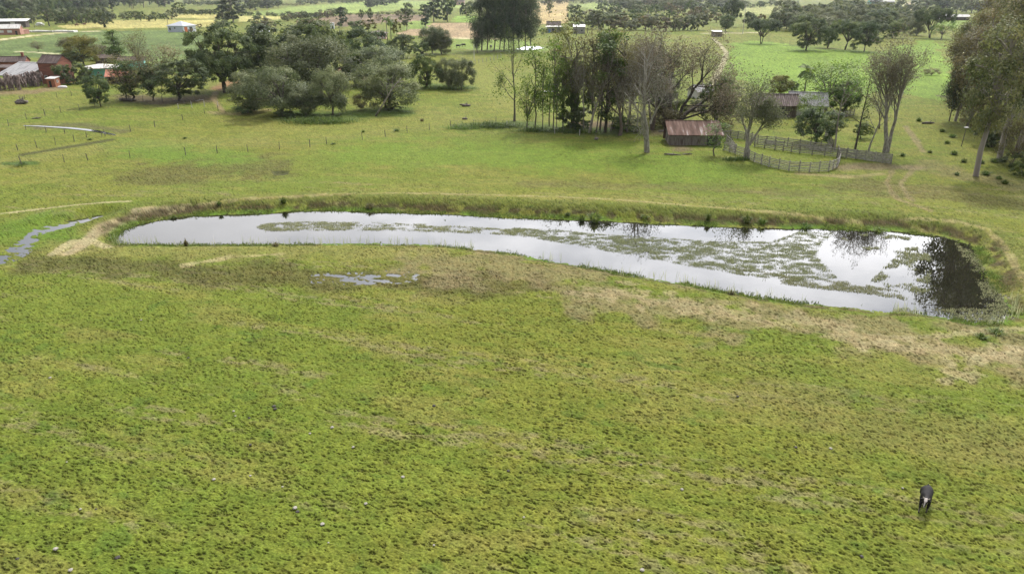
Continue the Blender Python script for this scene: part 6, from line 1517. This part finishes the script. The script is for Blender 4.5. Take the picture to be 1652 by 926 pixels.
def tuft(name, label, px, pyb, w_px, pyt, seed, mat='leaf_grass', n=95):
    P = G(px, pyb); z0 = gheight(P.x, P.y); h = (pyb - pyt) * mpp(P) * 1.05; w = w_px * mpp(P) * 0.5
    rng = np.random.default_rng(seed); a = rng.uniform(0, 6.28, n); sp = np.sqrt(rng.uniform(0.02, 1, n)); v = []
    d = np.stack([np.cos(a), np.sin(a), np.zeros(n)], 1); s_ = np.stack([-np.sin(a), np.cos(a), np.zeros(n)], 1) * rng.uniform(0.6, 1.3, (n, 1)) * max(0.03, h * 0.035)
    b0 = d * (w * 0.35 * sp)[:, None]; hh = (h * rng.uniform(0.5, 1.05, n) * (1.1 - 0.45 * sp))[:, None] * np.array([0, 0, 1.0])
    if n > 300: b0 = np.stack([rng.normal(0, w * 0.5, n), rng.normal(0, w * 0.5, n), np.zeros(n)], 1); hh = hh * (0.25 + 1.2 * fbm(b0[:, 0] * 0.7 + seed, b0[:, 1] * 0.7, seed, 3))[:, None]
    mid = b0 + d * (w * 0.35 * sp)[:, None] + hh * 0.75; tip = b0 + d * (w * 0.75 * sp * rng.uniform(0.6, 1.3, n))[:, None] + hh * rng.uniform(0.6, 1.1, (n, 1))
    V = np.stack([b0 - s_, b0 + s_, mid + s_, mid - s_, tip], 1).reshape(-1, 3); b = np.arange(n)[:, None] * 5
    F = np.concatenate([b + np.array([[0, 1, 2, 3]]), b + np.array([[3, 2, 4, 4]])])
    F3 = np.concatenate([b + np.array([[0, 1, 2]]), b + np.array([[0, 2, 3]]), b + np.array([[3, 2, 4]])])
    t = np.clip(0.45 + rng.normal(0, 0.2, n), 0, 1)
    o = link(name, np_mesh(name, V, F3, M[mat], attrs={'tint': ('FLOAT', 'FACE', np.tile(t, 3))})); o.location = (P.x, P.y, z0 - 0.05)
    return tag(o, label, 'weeds')
for k, (x, y, w, t, mt, lb) in enumerate([(960,352,34,332,'leaf_grass','spiky pale green clump on the far bank, largest one'),(938,351,18,338,'leaf_mid','darker clump left of the spiky pale green one on the far bank'),(1142,354,14,340,'leaf_grass','dark tuft on the far bank nearest the two close bushes'),
        (1205,357,24,342,'leaf_grass','left one of the two close dark bushes on the far bank'),(1230,358,22,346,'leaf_grass','right one of the two close dark bushes on the far bank'),(916,345,12,338,'leaf_dark','small dark tuft on the crest of the far bank'),
        (278,347,14,341,'leaf_mid','small weedy bush at the left end of the far bank'),(354,334,12,325,'leaf_grass','thin leafy bush on the far bank at the left'),(458,330,16,318,'leaf_grass','upright weeds on the far bank left of centre'),(596,333,22,323,'leaf_brown','brownish weeds on the far bank above the weed band'),
        (1300,362,26,352,'leaf_grass','low weeds on the far bank right of the two close bushes'),(1420,368,30,360,'leaf_grass','low weeds on the far bank below the rutted track'),(1040,350,22,343,'leaf_grass','low weeds on the far bank right of the spiky clump'),
        (1608,538,40,528,'leaf_mid','dark weed patch right of the pond near the dry ground'),(1582,544,28,535,'leaf_mid','dark weed patch left of the other by the dry ground'),(445,396,18,388,'leaf_brown','brown reeds at the near edge on the left of the pond'),
        (1180,470,14,460,'leaf_brown','brown tuft on the near water edge at the middle right'),(300,393,10,379,'leaf_brown','little dark twiggy plant standing in the water at the left'),(735,205,26,199,'leaf_dark','dark low weeds below the wire fence corner'),
        (640,212,16,206,'leaf_mid','small bush at the wire fence below the grey-green trees'),(586,214,10,209,'leaf_mid','small round bush above the wire fence'),(681,196,12,190,'leaf_brown','small brown bush on the pasture slope'),(538,233,14,229,'leaf_mid','tuft at the left part of the wire fence'),
        (34,267,36,260,'leaf_mid','dark low bush at the wire fence by the left edge'),(298,224,10,220,'leaf_mid','single small tuft right of the water ditch'),(145,226,12,222,'leaf_mid','little tuft just below the right end of the water ditch')]):
    tuft('weed_clump', lb, x, y, w, t, 700 + k, mt)
for k, (x, y, w, t, mt, n, lb) in enumerate([(515,198,100,185,'leaf_mid',900,'long dark green bramble bed in the shade in front of the grey-green trees'),(800,205,80,194,'leaf_mid',800,'long dark weedy hedge left of the slender trees'),
        (745,208,50,200,'leaf_grass',420,'low weedy clump where the wire fence meets the dark hedge'),(722,144,80,135,'leaf_mid',600,'dark undergrowth below the row of three trees'),(1186,259,40,249,'leaf_mid',420,'dark low weeds at the foot of the pale two-stemmed tree'),
        (870,212,70,203,'leaf_mid',500,'weedy growth round the feet of the slender trees'),(930,214,60,204,'leaf_grass',500,'leafy weeds along the pasture edge in front of the thicket')]):
    o = tuft('weed_bed', lb, x, y, w, t, 800 + k, mt, n); o.scale = (1, 0.4, 1)
for k, (x, y, w, t) in enumerate([(1536,222,14,216),(1539,250,14,243),(1500,247,10,243),(1528,232,12,227),(1590,283,16,276),(1621,298,15,291),(1611,290,12,285),(1543,284,8,279),(1555,262,12,256),(1605,262,20,255),(1584,264,10,259),(1482,196,10,191),(1456,252,10,247),(1520,213,12,208)]):
    o = tuft('weed_clump', 'dark green weed clump dotted over the grass strip left of the eucalyptus belt', x, y, w * 1.3, t - 2, 900 + k, 'leaf_mid' if k % 3 else 'leaf_grass', 140); o['group'] = 'weed clumps by the eucalyptus belt'
# bits of pale dung and litter dotted over the pasture
rg = random.Random(21)
def clod(seed):
    r = random.Random(seed); bm = bmesh.new(); bmesh.ops.create_icosphere(bm, subdivisions=2, radius=0.09)
    for v in bm.verts: v.co = Vector((v.co.x * r.uniform(.8, 1.3), v.co.y * r.uniform(.8, 1.2), v.co.z * r.uniform(.4, .6)))
    me = bpy.data.meshes.new('clod'); bm.to_mesh(me); bm.free(); return me
cm_ = [clod(k) for k in range(3)]
M['clod'] = pmat('pale_clod', (0.32, 0.30, 0.26), (0.22, 0.20, 0.17), 8, 0.9)
for c in cm_: c.materials.append(M['clod'])
cd_ = [c.copy() for c in cm_]
for c in cd_: c.materials.clear(); c.materials.append(M['hide_dark'])
for k, (x, y) in enumerate([(130,822),(590,813),(845,835),(520,846),(377,664),(108,746),(228,517),(81,610),(456,786),(476,820),(114,920),(530,876),(570,722),(536,690),(1456,788),(380,672),(500,700),(404,768),(1030,840),(1036,920),(1340,724),(90,886),(345,774),(1100,790),(700,880),(650,770)]):
    P = G(x, y); o = link('pale_clod', cm_[k % 3]); o.location = (P.x, P.y, 0.06); s = rg.uniform(0.6, 1.4); o.scale = (s, s, s); o.rotation_euler = (0, 0, rg.uniform(0, 6)); tag(o, 'small pale clod lying on the near pasture', 'clod', 'pale clods on the pasture')
for k, (x, y) in enumerate([(442,656),(444,660),(402,675),(1284,722),(1390,898),(28,902),(190,900),(404,718),(155,822),(1034,750),(480,826),(700,655),(304,578),(820,760),(1190,640)]):
    P = G(x, y); o = link('dark_clod', cd_[k % 3]); o.location = (P.x, P.y, 0.05); s = rg.uniform(0.8, 1.5); o.scale = (s, s, s); tag(o, 'small dark clod lying on the near pasture', 'clod', 'dark clods on the pasture')

# ------------------------------------------------------------ the air
HAZE_DENSITY = 0.00005
hz = MB(); hz.box((0, 0, 22.0), (25000, 25000, 50.0))
m = bpy.data.materials.new('haze_air'); m.use_nodes = True; nt = m.node_tree; nt.nodes.clear()
ho = nt.nodes.new('ShaderNodeOutputMaterial'); hv = nt.nodes.new('ShaderNodeVolumePrincipled')
hv.inputs['Color'].default_value = (0.86, 0.90, 0.96, 1); hv.inputs['Density'].default_value = HAZE_DENSITY; hv.inputs['Anisotropy'].default_value = 0.3
nt.links.new(hv.outputs[0], ho.inputs['Volume'])
tag(hz.build('haze', m), kind='stuff')
